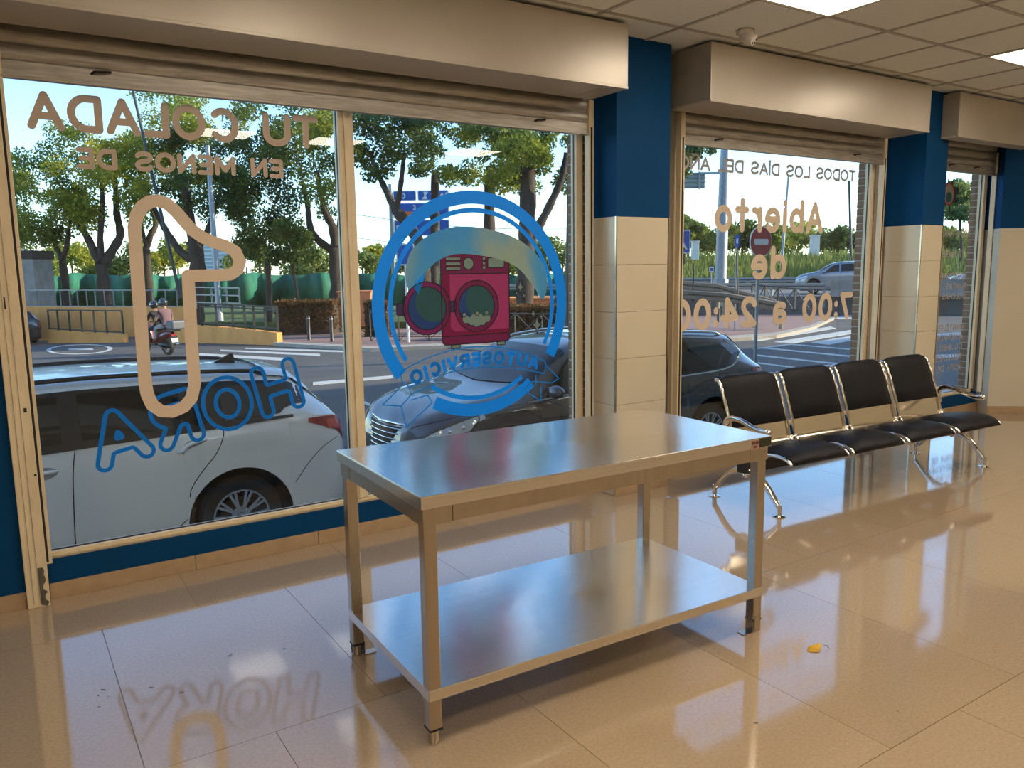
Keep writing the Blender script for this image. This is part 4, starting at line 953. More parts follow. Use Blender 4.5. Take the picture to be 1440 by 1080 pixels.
slab('kerb_park', g2((385,484.5),(478,489),(520,492),(640,487),(705,492),(760,488),(800,480),(800,483),(760,491.5),(705,495),(640,490),(520,495),(478,492),(385,487)), .12, M_kerb)
slab('pavement_corner', g2((930,470),(1025,478),(1090,473),(1140,462),(1168,450),(1150,436),(930,437)), .10, M_rpave)
slab('kerb_corner', g2((1022,477),(1090,472),(1140,461),(1169,449),(1173,450),(1143,464),(1092,476),(1022,481)), .11, M_kerb)
def marking(name, label, quads, cat='road marking'):
    t = thing(name, label, cat, (0,0,0)); c = V(0,0,0)
    P = [[gp(*p) for p in q] for q in quads]; c = P[0][0]; t.location = (c.x, c.y, gz(c.y))
    for q in P: link('stripe', MB().add([(p.x, p.y, p.z+.012) for p in q]+[(p.x, p.y, p.z-.01) for p in q], [(0,1,2,3),(0,4,5,1),(1,5,6,2),(2,6,7,3),(3,7,4,0)]), M_paint, t)
    return t
marking('zebra_crossing', 'worn white zebra crossing beside the two black bollards', [((345,489.5),(487,493.5),(487,496),(345,491)), ((310,492),(450,498),(450,501),(310,494)), ((280,497),(405,504),(405,508),(280,500))])
marking('zebra_crossing', 'bright white zebra crossing beyond the rear of the grey estate car', [((1047,477),(1168,459.5),(1176,462),(1066,480)), ((1088,481.5),(1205,463),(1212,467),(1115,483)), ((1140,482),(1215,470),(1222,475),(1165,485)), ((1150,441),(1210,436),(1215,439),(1160,444)), ((1165,446),(1215,441),(1220,446),(1180,449))])
marking('parking_hatching', 'thin white parking bay lines on the asphalt behind the grey car', [((1058,490.5),(1113,484),(1115,485),(1062,491.5)), ((1113,484),(1208,492),(1208,493),(1112,485)), ((1075,489),(1205,501.5),(1205,503),(1073,490.2)), ((1064,499),(1180,511.5),(1180,513),(1064,500.5)), ((1066,510),(1124,517.5),(1124,518.8),(1066,511.2)), ((1124,517.5),(1205,510),(1205,511.4),(1124,518.8))])
marking('lane_line', 'white stop line on the asphalt in front of the grey car', [((440,538),(552,528.5),(552,532),(440,542))])
marking('lane_line', 'thin white line running towards the grey car grille', [((505,562),(551,580),(549,583),(503,564.5))])
marking('lane_line', 'broad white bay lines seen through the narrow window', [((1300,552),(1372,543),(1372,556),(1300,568)), ((1306,500),(1375,497),(1375,501),(1306,505)), ((1310,470),(1375,467),(1375,470),(1310,474))])
rg = thing('speed_roundel', 'white ring painted on the road left of the motorcycle', 'road marking', tuple(gp(110,491)))
rows = [[], []]
ca, cb, cc, cd_ = gp(62,490), gp(162,491), gp(112,484.5), gp(112,499)
cx_, cy_ = (ca.x+cb.x)/2, (cc.y+cd_.y)/2; rx_, ry_ = (cb.x-ca.x)/2, (cc.y-cd_.y)/2
for k in range(41):
    a = 2*PI*k/40
    for j, s_ in ((0,1),(1,.86)): x, y = cx_+rx_*s_*math.cos(a), cy_+ry_*s_*math.sin(a); rows[j].append((x, y, gz(y)+.012))
link('ring', MB().grid(rows), M_paint, rg)
link('bar', MB().add([(cx_+dx*rx_, cy_+dy*ry_, gz(cy_+dy*ry_)+.012) for dx, dy in ((-.35,-.1),(.35,-.35),(.4,.0),(-.3,.2))], [(0,1,2,3)]), M_paint, rg)
# raised park lawn behind the ramp walls
struct('park_lawn', MB().prism([tuple(at(-60,470,40)[:2]), tuple(at(250,470,39)[:2]), tuple(at(480,460,37)[:2]), tuple(at(800,455,36)[:2]), tuple(at(830,450,80)[:2]), tuple(at(-120,450,90)[:2])], -2.5, -.82), M_grass)

# ------------------------------------------------------------------ ramp walls and railings
def wall_px(name, label, cat, top, d, bottom_px, m, th=.25, group=None):      # a wall whose top follows (px,py) points, each at its own distance
    T = [at(x, y, dd) for (x, y), dd in zip(top, d)]; B = [at(x, y, dd) for (x, y), dd in zip(bottom_px, d)]
    v = []; f = []; n = len(T)
    for i in range(n):
        a, c = T[max(i-1,0)], T[min(i+1,n-1)]; t = V(c.x-a.x, c.y-a.y, 0).normalized(); nr = V(-t.y, t.x, 0)*th
        zb = min(B[i].z, gz(T[i].y)-.05)
        for p in ((T[i].x, T[i].y, zb), (T[i].x, T[i].y, T[i].z), (T[i].x+nr.x, T[i].y+nr.y, T[i].z), (T[i].x+nr.x, T[i].y+nr.y, zb)): v.append(p)
    for i in range(n-1):
        for k in range(4): f.append((i*4+k, i*4+(k+1)%4, (i+1)*4+(k+1)%4, (i+1)*4+k))
    f += [(0,1,2,3), ((n-1)*4+3,(n-1)*4+2,(n-1)*4+1,(n-1)*4)]
    return tag(link(name, MB().add(v, f), m), label, cat, group)
wall_px('terrace_wall', 'tall ochre rendered wall behind the motorcycle carrying a railing', 'wall', [(20,431),(120,432),(195,432),(262,432)], [36.5,36,35.5,35.5], [(20,482),(120,482),(195,482),(262,480)], M_orange)
wall_px('ramp_wall', 'low ochre ramp wall with a railing left of the motorcycle', 'wall', [(66,463),(120,465),(174,470)], [34,33.6,33.2], [(66,474),(120,478),(174,481)], M_orange)
wall_px('ramp_wall', 'low ochre ramp wall with a railing behind the zebra crossing', 'wall', [(248,456),(300,459),(345,463),(389,468)], [32,31,30,29], [(248,478),(300,478),(345,480),(389,486)], M_orange)
def railing(name, label, posts, top_y, bot_y, d, pw=.05, rails=(0., .93), m=None, panels=True, brace=False):
    m = m or M_rail; n = len(posts); k0 = at(posts[0], bot_y[0], d[0]); t = thing(name, label, 'railing', tuple(k0), 'street railings')
    P = []
    for i, px in enumerate(posts):
        f = i/(n-1); dd = d[0]+(d[1]-d[0])*f; P.append((at(px, top_y[0]+(top_y[1]-top_y[0])*f, dd), at(px, bot_y[0]+(bot_y[1]-bot_y[0])*f, dd)))
    for a, b_ in P: link('post', MB().bar((a.x,a.y,b_.z), (a.x,a.y,a.z), pw, pw, up=(0,1,0)), m, t)
    for r in rails:
        for (a, b_), (c, e) in zip(P[:-1], P[1:]): link('rail', MB().bar(a.lerp(V(a.x,a.y,b_.z), r), c.lerp(V(c.x,c.y,e.z), r), pw*.7, pw*.8), m, t)
    if brace:
        for (a, b_), (c, e) in zip(P[:-1], P[1:]):
            link('brace', MB().bar(a, V(c.x,c.y,e.z), pw*.55, pw*.55), m, t); link('brace', MB().bar(V(a.x,a.y,b_.z), c, pw*.55, pw*.55), m, t)
    return t
railing('ramp_railing', 'dark post railing on the low ramp wall left of the motorcycle', [67,80,96,113,131,148,171], (436,437), (464,470), (33.9,33.1), .07)
railing('terrace_railing', 'thin grey railing along the top of the tall ochre wall', [40,54,67,84,97,108,121,133,146,159,172,186,214,232,248], (408,408), (432,432), (36.6,35.6), .05, (0,.96), M_galv)
railing('ramp_railing', 'dark post railing on the ramp wall behind the zebra crossing', [282,303,326,343,356,372,389], (427,432), (459,468), (31.2,29.1), .075, (0,.12,.85))
railing('handrail', 'grey tubular handrail on the upper part of the ramp', [274,297,318,336], (404,405), (434,436), (34.5,33.5), .06, (0,.35,.7), M_galv)
railing('crossed_railing', 'grey railing with crossed braces at the kerb behind the washing machine sticker', [520,560,602,642,684,724,762,798], (437,442), (480,478), (28.5,25), .038, (0,.86,1), mat('grey_railing', (.07,.075,.078), .5, metal=.3), brace=True)
railing('crossed_railing', 'grey railing with crossed braces on the paved corner beyond the grey car', [1058,1076,1095,1118,1143], (400,408), (436,440), (31,29), .055, (0,.9), M_rail, brace=True)
def bollard(px, py, d, label, h=.95, r=.065):
    p = gp(px, py); t = thing('bollard', label, 'bollard', (p.x, p.y, gz(p.y)+.09), 'black street bollards'); z = gz(p.y)+.09
    link('post', MB().lathe([(0,0),(r+.01,0),(r+.01,.03),(r,.05),(r,h-.06),(r*.8,h-.01),(0,h)], (p.x,p.y,z), (0,0,1), 14), M_black, t, smooth=True, angle=40)
    link('band', MB().lathe([(r+.003,h-.14),(r+.006,h-.13),(r+.006,h-.10),(r+.003,h-.09)], (p.x,p.y,z), (0,0,1), 14), M_galv, t)
bollard(435,482,30,'black bollard beside the clipped hedge'); bollard(467,484.5,29,'black bollard closest to the window mullion')
bollard(1060,464,30,'black bollard at the paved corner behind the numeral two'); bollard(1010,456,30,'black bollard at the paved corner behind the numeral four'); bollard(1095,459,30,'black bollard at the paved corner behind the letter a')
def block(name, label, cat, px0, px1, py0, py1, d, depth, m, cap=None):
    a, b_ = at(px0, py1, d), at(px1, py1, d); zt = at((px0+px1)/2, py0, d).z; r = V(b_.x-a.x, b_.y-a.y, 0); n = V(-r.y, r.x, 0).normalized()*depth; zb = min(a.z, b_.z)
    t = thing(name, label, cat, (a.x, a.y, zb))
    link('block', MB().prism([(a.x,a.y),(a.x+r.x,a.y+r.y),(a.x+r.x+n.x,a.y+r.y+n.y),(a.x+n.x,a.y+n.y)], zb-.4, zt), m, t, bevel=.02)
    if cap:
        e = r.normalized()*.06; q = n.normalized()*.06
        link('cap', MB().prism([(a.x-e.x-q.x,a.y-e.y-q.y),(a.x+r.x+e.x-q.x,a.y+r.y+e.y-q.y),(a.x+r.x+n.x+e.x+q.x,a.y+r.y+n.y+e.y+q.y),(a.x+n.x-e.x+q.x,a.y+n.y-e.y+q.y)], zt, zt+cap[0]), cap[1], t)
    return t
block('utility_hut', 'grey weathered concrete hut with a dark flat roof by the ramp', 'hut', 8, 52, 364, 424, 37, 1.6, M_conc, (.38, mat('hut_roof', (.05,.035,.03), .8)))
block('planter', 'square terracotta planter block beside the hedge', 'planter', 477, 522, 411, 446, 35, 1.3, M_terra, (.06, M_terra))
block('planter', 'low terracotta planter wall behind the reddish hedge', 'planter', 716, 778, 421, 440, 33, 1.2, M_terra, (.08, M_orange))
# white louvred hall far behind the trees
lb = thing('louvred_building', 'pale building with horizontal louvres behind the park trees', 'building', tuple(at(305,392,74)))
a, b_ = at(270,392,74), at(332,392,74); zt = at(300,343,74).z
r = V(b_.x-a.x, b_.y-a.y, 0); n = V(-r.y, r.x, 0).normalized()
link('wall', MB().prism([(a.x,a.y),(b_.x,b_.y),(b_.x+n.x*5,b_.y+n.y*5),(a.x+n.x*5,a.y+n.y*5)], -2, zt), mat('hall_wall', (.42,.50,.56), .7), lb)
for k in range(9):
    z = zt-.18-k*.36; link('louvre', MB().bar(V(a.x,a.y,z)-n*.05, V(b_.x,b_.y,z)-n*.05, .12, .13), mat('hall_louvre', (.72,.76,.78), .6) if k == 0 else MATS['hall_louvre'], lb)
# green debris netting along the far side of the park
rows = [[], [], []]
for k in range(121):
    px = -30+870*k/120; d = 47+1.0*math.sin(k*.35)+.5*math.sin(k*1.3); s_ = 2.2*math.sin(k*.55)+1.5*math.sin(k*.9+1)
    rows[0].append(tuple(at(px, 386+s_*.8, d))); rows[1].append(tuple(at(px, 405, d-.25))); rows[2].append(tuple(at(px, 430, d)))
nm = tag(link('debris_netting', MB().grid(rows), M_mesh, smooth=True), 'long green debris netting hung behind the park trees', 'netting'); nm.modifiers.new('solid', 'SOLIDIFY').thickness = .02

# ------------------------------------------------------------------ poles and signs
def pole(name, label, p_px, q_px, d, r, m, cat='pole', group='street poles', d2=None):
    a, b_ = at(*p_px, d), at(*q_px, d2 or d); t = thing(name, label, cat, tuple(b_), group)
    link('shaft', MB().tube([b_, b_.lerp(a,.5), a], [r*1.1, r, r*.85], 12), m, t, smooth=True, angle=50)
    dr = (a-b_).normalized(); link('base_collar', MB().cyl(b_, b_+dr*.35, r*1.5, 12), m, t); return t
pole('lamp_post', 'grey lamp post rising behind the numeral one', (292,205), (309,452), 34, .115, M_galv)
pole('stay_pole', 'thin dark pole leaning across the left tree crowns', (184,115), (254,420), 36, .07, M_rail)
pole('lamp_post', 'dark street post beside the right edge of the sticker pane', (803,190), (798,482), 21, .085, M_rail)
pole('gantry_post', 'thick grey gantry mast standing on the far verge', (1021,190), (1013,402), 44, .30, M_galv)
pole('lamp_post', 'slim lamp post on the verge above the words de', (1109,248), (1099,372), 60, .10, M_galv)
pole('lamp_post', 'slim dark lamp post on the verge near the brick reveal', (1194,254), (1197,368), 58, .09, M_rail)
pole('wire_post', 'thin dark marker post by the near guard rail', (1036,356), (1038,442), 27, .03, M_rail)
pole('wire_post', 'short dark marker post beside the pedestrian sign', (976,370), (974,425), 27, .03, M_rail)
M_sblue = mat('sign_blue', (.012,.10,.42), .4); M_sred = mat('sign_red', (.34,.012,.025), .4); M_swhite = mat('sign_white', (.70,.70,.68), .4); M_sor = mat('sign_orange', (.80,.16,.02), .4); M_sblack = mat('sign_black', (.01,.01,.01), .5)
class Sign:
    def __init__(s, name, label, px, py, d, turn=0, h_px=None):
        s.c = at(px, py, d); s.u = V(CR.x, CR.y, 0).normalized(); s.d = d
        if turn: s.u = Matrix.Rotation(turn, 3, 'Z') @ s.u
        s.n = V(-s.u.y, s.u.x, 0)*-1; s.n = s.n if s.n.dot(s.c) < 0 else -s.n
        s.t = thing(name, label, 'sign', (s.c.x, s.c.y, gz(s.c.y)), 'road signs')
    def P(s, x, z, off=0): return s.c+s.u*x+V(0,0,z)+s.n*off
    def plate(s, name, pts, off, th, m):
        n = len(pts); v = [s.P(x, z, off+th) for x, z in pts]+[s.P(x, z, off) for x, z in pts]
        return link(name, MB().add(v, [tuple(range(n))]+[tuple(range(2*n-1, n-1, -1))]+[(i, n+i, n+(i+1)%n, (i+1)%n) for i in range(n)]), m, s.t)
    def pole(s, z1, r=.03, m=None, x=0): b_ = s.P(x, 0, -.04); link('pole', MB().cyl((b_.x,b_.y,min(gz(b_.y), s.c.z-1)), (b_.x,b_.y,s.c.z+z1), r, 10), m or M_galv, s.t, smooth=True, angle=40)
    def text(s, txt, x, z, h, r, m, k=None):
        for lt in layout(txt, 1, h, r, .5, fixed=k or h):
            mb = MB()
            for st in lt:
                for p, q in zip(st[:-1], st[1:]):
                    a, b2 = s.P(x+p[0], z+p[1], .035), s.P(x+q[0], z+q[1], .035)
                    if (b2-a).length > 1e-4: mb.bar(a, b2, .012, r*2, up=s.u.cross(b2-a) if False else (b2-a).cross(s.n))
            if mb.v: link('letter', mb, m, s.t)
sq = lambda w_, h, cx=0, cz=0: rrect(cx-w_/2, cz-h/2, cx+w_/2, cz+h/2, .04)
# no entry
s_ = Sign('no_entry_sign', 'round red no entry sign with a white bar', 1069, 340, 15.6, .55)
s_.pole(.25, .035); s_.plate('disc_back', arc(0,0,.305,.305,0,350,28), 0, .02, M_swhite); s_.plate('disc', arc(0,0,.29,.29,0,350,28), .02, .008, M_sred); s_.plate('bar', sq(.40,.11), .028, .006, M_swhite)
# pedestrian crossing
s_ = Sign('crossing_sign', 'square blue pedestrian crossing sign on a pale pole', 953, 340, 21)
s_.pole(.28, .04, M_swhite); s_.plate('panel_rim', sq(.66,.62), 0, .02, M_swhite); s_.plate('panel', sq(.61,.57), .02, .006, M_sblue); s_.plate('triangle', [(-.26,-.20),(.26,-.20),(0,.24)], .026, .005, M_swhite)
for nm_, pts in (('walker_head', arc(.0,.10,.035,.035,0,340,10)), ('walker_body', [(-.03,.06),(.04,.05),(.05,-.05),(.11,-.16),(.07,-.17),(.01,-.08),(-.05,-.17),(-.10,-.16),(-.03,-.05)])): s_.plate(nm_, pts, .031, .004, M_sblack)
for k in range(3): s_.plate('stripe', sq(.05,.03,-.16+.16*k,-.185), .031, .004, M_sblack)
# small parking sign and a square sign by the crossed railing
s_ = Sign('small_blue_sign', 'narrow blue sign on a slim pole left of the no entry sign', 1036.5, 339, 29); s_.pole(.2, .03); s_.plate('panel', sq(.17,.44), 0, .02, M_sblue); s_.plate('mark', sq(.07,.2), .02, .006, M_swhite)
s_ = Sign('small_blue_sign', 'small square blue sign low on the far verge', 1000.5, 379, 40); s_.pole(.1, .03); s_.plate('panel', sq(.22,.26), 0, .02, M_swhite); s_.plate('mark', sq(.14,.16), .02, .006, M_sblue)
s_ = Sign('crossing_sign', 'blue square sign on a white pole behind the sticker ring', 570, 358, 27); s_.pole(.3, .05, M_swhite); s_.plate('panel_rim', sq(.62,.72), 0, .02, M_swhite); s_.plate('panel', sq(.55,.64), .02, .006, M_sblue)
# motorway direction panels
s_ = Sign('direction_sign', 'stack of blue motorway direction panels behind the trees', 585, 300, 55)
s_.pole(2.0, .16, M_galv, -1.72); s_.pole(1.6, .16, M_galv, 1.5)
for x0, x1, z0, z1 in ((-1.55,.05,.85,1.55), (.15,2.3,.85,1.55), (-1.55,2.3,-.35,.72), (-1.55,2.3,-1.55,-.45)):
    s_.plate('panel_rim', rrect(x0,z0,x1,z1,.1), 0, .03, M_swhite); s_.plate('panel', rrect(x0+.06,z0+.06,x1-.06,z1-.06,.08), .03, .008, M_sblue)
s_.plate('orange_panel', rrect(-.95,-.30,.35,.12,.05), .04, .012, M_sor)
s_.plate('exit_arrow', [(.45,.95),(.85,.95),(.72,1.2),(.9,1.45),(.55,1.45),(.62,1.2)], .04, .01, M_swhite)
s_.text('14AB', 1.02, .98, .42, .045, M_swhite, .40); s_.text('0', -1.0, .98, .42, .045, M_swhite, .40); s_.text('3', -.25, .22, .36, .04, M_swhite, .36); s_.text('E', -1.4, -1.2, .4, .04, M_swhite, .4)
s_ = Sign('gantry_sign', 'back of a green gantry panel with cross bars under the tree', 974, 254, 48)
s_.plate('panel', sq(1.45,.95), 0, .04, mat('sign_back', (.22,.30,.28), .6))
for z in (-.35,-.1,.15,.38): s_.plate('cross_bar', sq(1.6,.05,0,z), .04, .05, M_galv)
s_.plate('upright', sq(.10,1.05,.38,0), .09, .05, M_galv); s_.pole(.5, .09, M_galv, -.75); b_ = s_.P(.38,-.5,.06); link('arm', MB().bar(s_.P(.38,.42,.1), s_.P(2.0,.42,.1), .12, .12), M_galv, s_.t)

# ------------------------------------------------------------------ raised motorway on the right with rails, verge and traffic
e1 = V(.793,.609,0); r1 = V(.609,-.793,0)
def Q(f, s_, z): p = e1*f+r1*s_; return V(p.x, p.y, z)
def hslab(name, f0, f1, s0, s1, z0, z1, m): return struct(name, MB().prism([tuple(Q(f0,s0,0)[:2]), tuple(Q(f0,s1,0)[:2]), tuple(Q(f1,s1,0)[:2]), tuple(Q(f1,s0,0)[:2])], z0, z1), m)
hslab('motorway', 43, 57, -16, 75, -2.5, -.05, mat('motorway_asphalt', (.13,.135,.145), .85, var=.1, scale=1))
v = [Q(57,-18,-.05), Q(57,80,-.05), Q(68,80,2.1), Q(68,-18,2.1), Q(90,80,2.6), Q(90,-18,2.6)]
struct('verge', MB().add(v, [(0,1,2,3),(3,2,4,5)]), M_grass)
bt = thing('concrete_barrier', 'weathered concrete crash barrier in front of the silver car', 'barrier', tuple(Q(42.6,9,-.05)))
for k in range(7):
    s0 = 1.7+k*3.02
    pr_ = [(-.30,0),(-.22,.12),(-.10,.35),(-.08,.80),(.08,.80),(.10,.35),(.22,.12),(.30,0)]
    rows = [[tuple(Q(42.7+y, s0+dx, -.05+z)) for y, z in pr_] for dx in (0, 2.98)]
    m = MB().grid(rows); m.add(rows[0], [tuple(range(8))]); m.add(rows[1], [tuple(range(8))]); link('barrier_unit', m, M_conc, bt)
def guard_rail(label, pts, hs, gap=2.2, m=None):
    t = thing('guard_rail', label, 'guard rail', tuple(pts[0]), 'steel guard rails')
    for p, q in zip(pts[:-1], pts[1:]):
        d = q-p; n = V(-d.y, d.x, 0).normalized()
        for h in hs:
            pf = [(-.155,0),(-.12,.04),(-.04,.04),(0,0),(.04,.04),(.12,.04),(.155,0)]
            rows = [[tuple(x+V(0,0,h+z)-n*y*1.6) for z, y in pf] for x in (p, q)]; o = link('beam', MB().grid(rows), m or M_galv, t); o.modifiers.new('solid', 'SOLIDIFY').thickness = .012
        k = max(1, int(d.length/gap))
        for i in range(k+1): x = p+d*(i/k); link('post', MB().bar(x+n*.08+V(0,0,-.75), x+n*.08+V(0,0,max(hs)+.12), .12, .08), m or M_galv, t)
    return t
guard_rail('galvanised guard rail along the near edge of the motorway', [Q(42.4,-16,.2), Q(42.4,-6,.2), Q(42.4,1.4,.15)], (.30,))
guard_rail('guard rail along the far side of the motorway below the grass verge', [Q(56.6,-16,.1), Q(56.6,10,.1), Q(56.6,40,.1)], (.45,), 4)
M_rust = mat('weathered_rail', (.24,.205,.165), .6, metal=.4, var=.2, scale=4)
guard_rail('brownish double guard rail sloping down towards the paved corner', [at(930,398,30), at(1010,405,29.5), at(1092,428,29)], (0,), 2.0, M_rust)
guard_rail('low double guard rail above the grass strip', [at(930,412,27), at(1020,418,27), at(1100,432,27)], (0,), 2.0, M_rust)
slab('grass_strip', g2((925,438),(1050,444),(1040,436),(925,428)), .16, M_grass)
for px0, px1, py0, py1, lab_ in ((1142,1152.5,332,353,'white cabinet post on the verge between the trees and the lamp post'), (974,983,340,358,'white cabinet post on the verge right of the pedestrian sign')): block('cabinet_post', lab_, 'cabinet', px0, px1, py0, py1, 62, .6, M_swhite, (.08, M_swhite))
# passing cars: the body tables above in other paints
def far_car(label, C_, paint, loc, rz, group='cars driving past'):
    t = thing('passing_car', label, 'car', loc, group, rz)
    car_common(t, C_, paint, .335, .225, 5, .78, False)
    for sd_ in (1, -1):
        lpart('side_window', C_.patch2(.55, 2.60, lambda f: 4.13+.3*max(0,1-f/.2), lambda f: 4.90, .006, sd_), M_cglass, t); lpart('side_window', C_.patch2(2.70, 3.55, lambda f: 4.13, lambda f: 4.90-.72*max(0,(f-.28)/.72)**1.2, .006, sd_), M_cglass, t)
        lpart('rear_lamp', C_.patch2(.03,.40,lambda f: 3.1+.6*f,lambda f: 4.0,.006,sd_,8,3), M_red, t); lpart('head_lamp', C_.patch2(4.28,4.80,lambda f: 3.2+.3*f,lambda f: 4.05-.35*f,.006,sd_,8,3), M_clear, t)
    lpart('windscreen', C_.across(lambda f: 3.06+.02*f, lambda f: 3.60+.16*f, 5.2, .006), M_cglass, t); lpart('rear_window', C_.across(lambda f: .15, lambda f: .46, 5.15, .006), M_cglass, t)
    lpart('number_plate', MB().box((-.02,-.26,.70),(-.006,.26,.81)), M_plate, t)
    mirror_cap(t, C_, 3.42, paint, 1.02); return t
p = Q(46.5, 4.9, -.05); ang = math.atan2(-r1.y, -r1.x)
M_silver = mat('silver_blue_paint', (.30,.35,.40), .25, metal=.5, coat=1)
far_car('silver blue car passing behind the concrete barrier', CG, M_silver, tuple(p), ang).scale = (1, 1, 1.17)
far_car('pale silver car on the motorway seen through the narrow window', CG, mat('pale_paint', (.50,.55,.60), .25, metal=.3, coat=1), tuple(Q(47, 12.4, -.05)), ang)
p = gp(30,486); far_car('black car on the road beside the concrete hut', CG, mat('black_paint', (.012,.015,.022), .2, coat=1), (p.x, p.y, gz(p.y)), math.radians(104), 'cars on the street')
# ------------------------------------------------------------------ trees, hedges and bushes
def leaf_mat(name, c0, c1, c2, sc=.55):
    m = bpy.data.materials.new(name); m.use_nodes = True; n = m.node_tree; b = n.nodes['Principled BSDF']; L = n.links.new
    tc = n.nodes.new('ShaderNodeTexCoord'); n1 = n.nodes.new('ShaderNodeTexNoise'); n1.inputs['Scale'].default_value = sc; n1.inputs['Detail'].default_value = 5; n1.inputs['Roughness'].default_value = .75
    L(tc.outputs['Object'], n1.inputs['Vector']); cr = n.nodes.new('ShaderNodeValToRGB'); e = cr.color_ramp.elements; e[0].position = .34; e[0].color = (*c0,1); e[1].position = .66; e[1].color = (*c2,1); q = e.new(.5); q.color = (*c1,1)
    L(n1.outputs[0], cr.inputs[0]); L(cr.outputs[0], b.inputs['Base Color']); b.inputs['Roughness'].default_value = .55; b.inputs['Specular IOR Level'].default_value = .25
    tr = n.nodes.new('ShaderNodeBsdfTranslucent'); L(cr.outputs[0], tr.inputs[0]); mx = n.nodes.new('ShaderNodeMixShader'); mx.inputs[0].default_value = .42
    L(b.outputs[0], mx.inputs[1]); L(tr.outputs[0], mx.inputs[2]); L(mx.outputs[0], n.nodes['Material Output'].inputs[0]); return m
ML = {'green': leaf_mat('leaves_green', (.065,.12,.03), (.18,.24,.045), (.44,.43,.06)), 'dark': leaf_mat('leaves_dark', (.035,.085,.035), (.075,.135,.04), (.16,.21,.045)),  # bright yellow end of the green carries sunlight in the colour
      'yellow': leaf_mat('leaves_sun_yellow', (.12,.19,.03), (.30,.33,.045), (.50,.44,.06)), 'red': leaf_mat('leaves_red', (.075,.065,.022), (.16,.085,.035), (.26,.12,.055), 3), 'pale': leaf_mat('leaves_pale', (.10,.16,.045), (.19,.25,.07), (.33,.36,.10))}  # yellow kind: sunlight put into the leaf colour
def leaves(blobs, n, size, rng, squash=1.0):
    """blobs: (centre, radius) - n leaves scattered in them, each a folded pair of triangles"""
    w_ = np.array([b_[1]**2 for b_ in blobs]); w_ = w_/w_.sum(); idx = rng.choice(len(blobs), n, p=w_)
    c = np.array([tuple(b_[0]) for b_ in blobs])[idx]; R = np.array([b_[1] for b_ in blobs])[idx]
    d = rng.normal(size=(n,3)); d /= np.linalg.norm(d, axis=1)[:,None]; rad = R*rng.random(n)**.42
    p = c+d*rad[:,None]*np.array([1,1,squash])
    a = rng.normal(size=(n,3)); a /= np.linalg.norm(a, axis=1)[:,None]; b_ = np.cross(a, rng.normal(size=(n,3))); b_ /= np.linalg.norm(b_, axis=1)[:,None]
    s = size*(.6+.8*rng.random(n)); a *= s[:,None]*.5; b_ *= s[:,None]*.30
    v = np.stack([p-a, p+b_, p+a, p-b_], 1).reshape(-1,3); f = np.arange(4*n).reshape(-1,4)
    return v, f
def leaf_obj(name, v, f, m, parent):
    me = bpy.data.meshes.new(name); me.vertices.add(len(v)); me.vertices.foreach_set('co', v.astype(np.float32).ravel()); me.loops.add(len(f)*4); me.loops.foreach_set('vertex_index', f.astype(np.int32).ravel())
    me.polygons.add(len(f)); me.polygons.foreach_set('loop_start', np.arange(0, len(f)*4, 4, dtype=np.int32)); me.polygons.foreach_set('loop_total', np.full(len(f), 4, dtype=np.int32)); me.update(); me.materials.append(m)
    o = bpy.data.objects.new(name, me); COL.objects.link(o); attach(o, parent); o['kind'] = 'stuff'; return o
def tree(label, d, limbs, crown, n, kind, seed, size=.15, name='park_tree', group='park trees'):
    """limbs: [(points (px,py), width px start, end, depth drift)], crown: [(px,py,radius px)]"""
    rng = np.random.default_rng(seed); k = d/FPX
    b0 = at(*limbs[0][0][0], d); t = thing(name, label, 'tree', (b0.x, b0.y, gz(b0.y)), group)
    for i, (pts, w0, w1, dr) in enumerate(limbs):
        P = [at(x, y, d+dr*j/(max(1,len(pts)-1))) for j, (x, y) in enumerate(pts)]
        if i == 0: P = [V(P[0].x, P[0].y, min(P[0].z, gz(P[0].y)))]+P
        sm = smooth_path([tuple(p) for p in P], 4); m_ = len(sm)
        link('trunk' if i == 0 else 'branch', MB().tube(sm, [(w0+(w1-w0)*q/(m_-1))*k*.5*(1+.10*math.sin(q*2.1+seed)) for q in range(m_)], 9), M_bark, t, smooth=True)
    bl = [(at(x, y, d+rng.uniform(-2.2,2.2)), r*k) for x, y, r in crown]
    v, f = leaves(bl, int(n*1.9), size, rng, .8); leaf_obj('foliage', v, f, ML[kind], t)
    return t
def rc_(seed, x0, x1, y0, y1, n, r0, r1):
    q = random.Random(seed); return [(q.uniform(x0,x1), q.uniform(y0,y1), q.uniform(r0,r1)) for _ in range(n)]
tree('leafy tree with a slim forked trunk beside the concrete hut', 39.5, [([(99,450),(92,400),(87,360)],13,10,0), ([(87,362),(78,345),(74,325)],8,5,1), ([(88,365),(94,345),(97,320),(100,300)],8,4,-1)],
     rc_(1,5,110,185,340,22,14,34)+[(30,330,24),(20,300,30)], 6500, 'green', 1)
tree('three-armed park tree standing left of the motorcycle', 38.5, [([(155,460),(147,410),(143,372)],19,17,0), ([(141,370),(130,348),(118,325),(98,297),(88,280)],13,6,1.5), ([(143,368),(141,335),(144,290),(143,250)],10,5,-1), ([(146,372),(158,352),(169,330),(164,300),(163,270),(160,240)],14,6,1)],
     rc_(2,75,200,170,310,26,14,32), 6500, 'yellow', 2)  # yellow kind picked for the sunlight on this crown
tree('sun-tinted yellow tree whose trunk bends behind the numeral one', 40.5, [([(214,452),(209,400),(205,350)],14,11,0), ([(205,352),(212,330),(219,315),(212,290),(204,265)],10,5,1), ([(206,350),(200,320),(196,290)],6,3,-1)],
     rc_(3,165,300,120,260,26,14,32), 6500, 'yellow', 3)
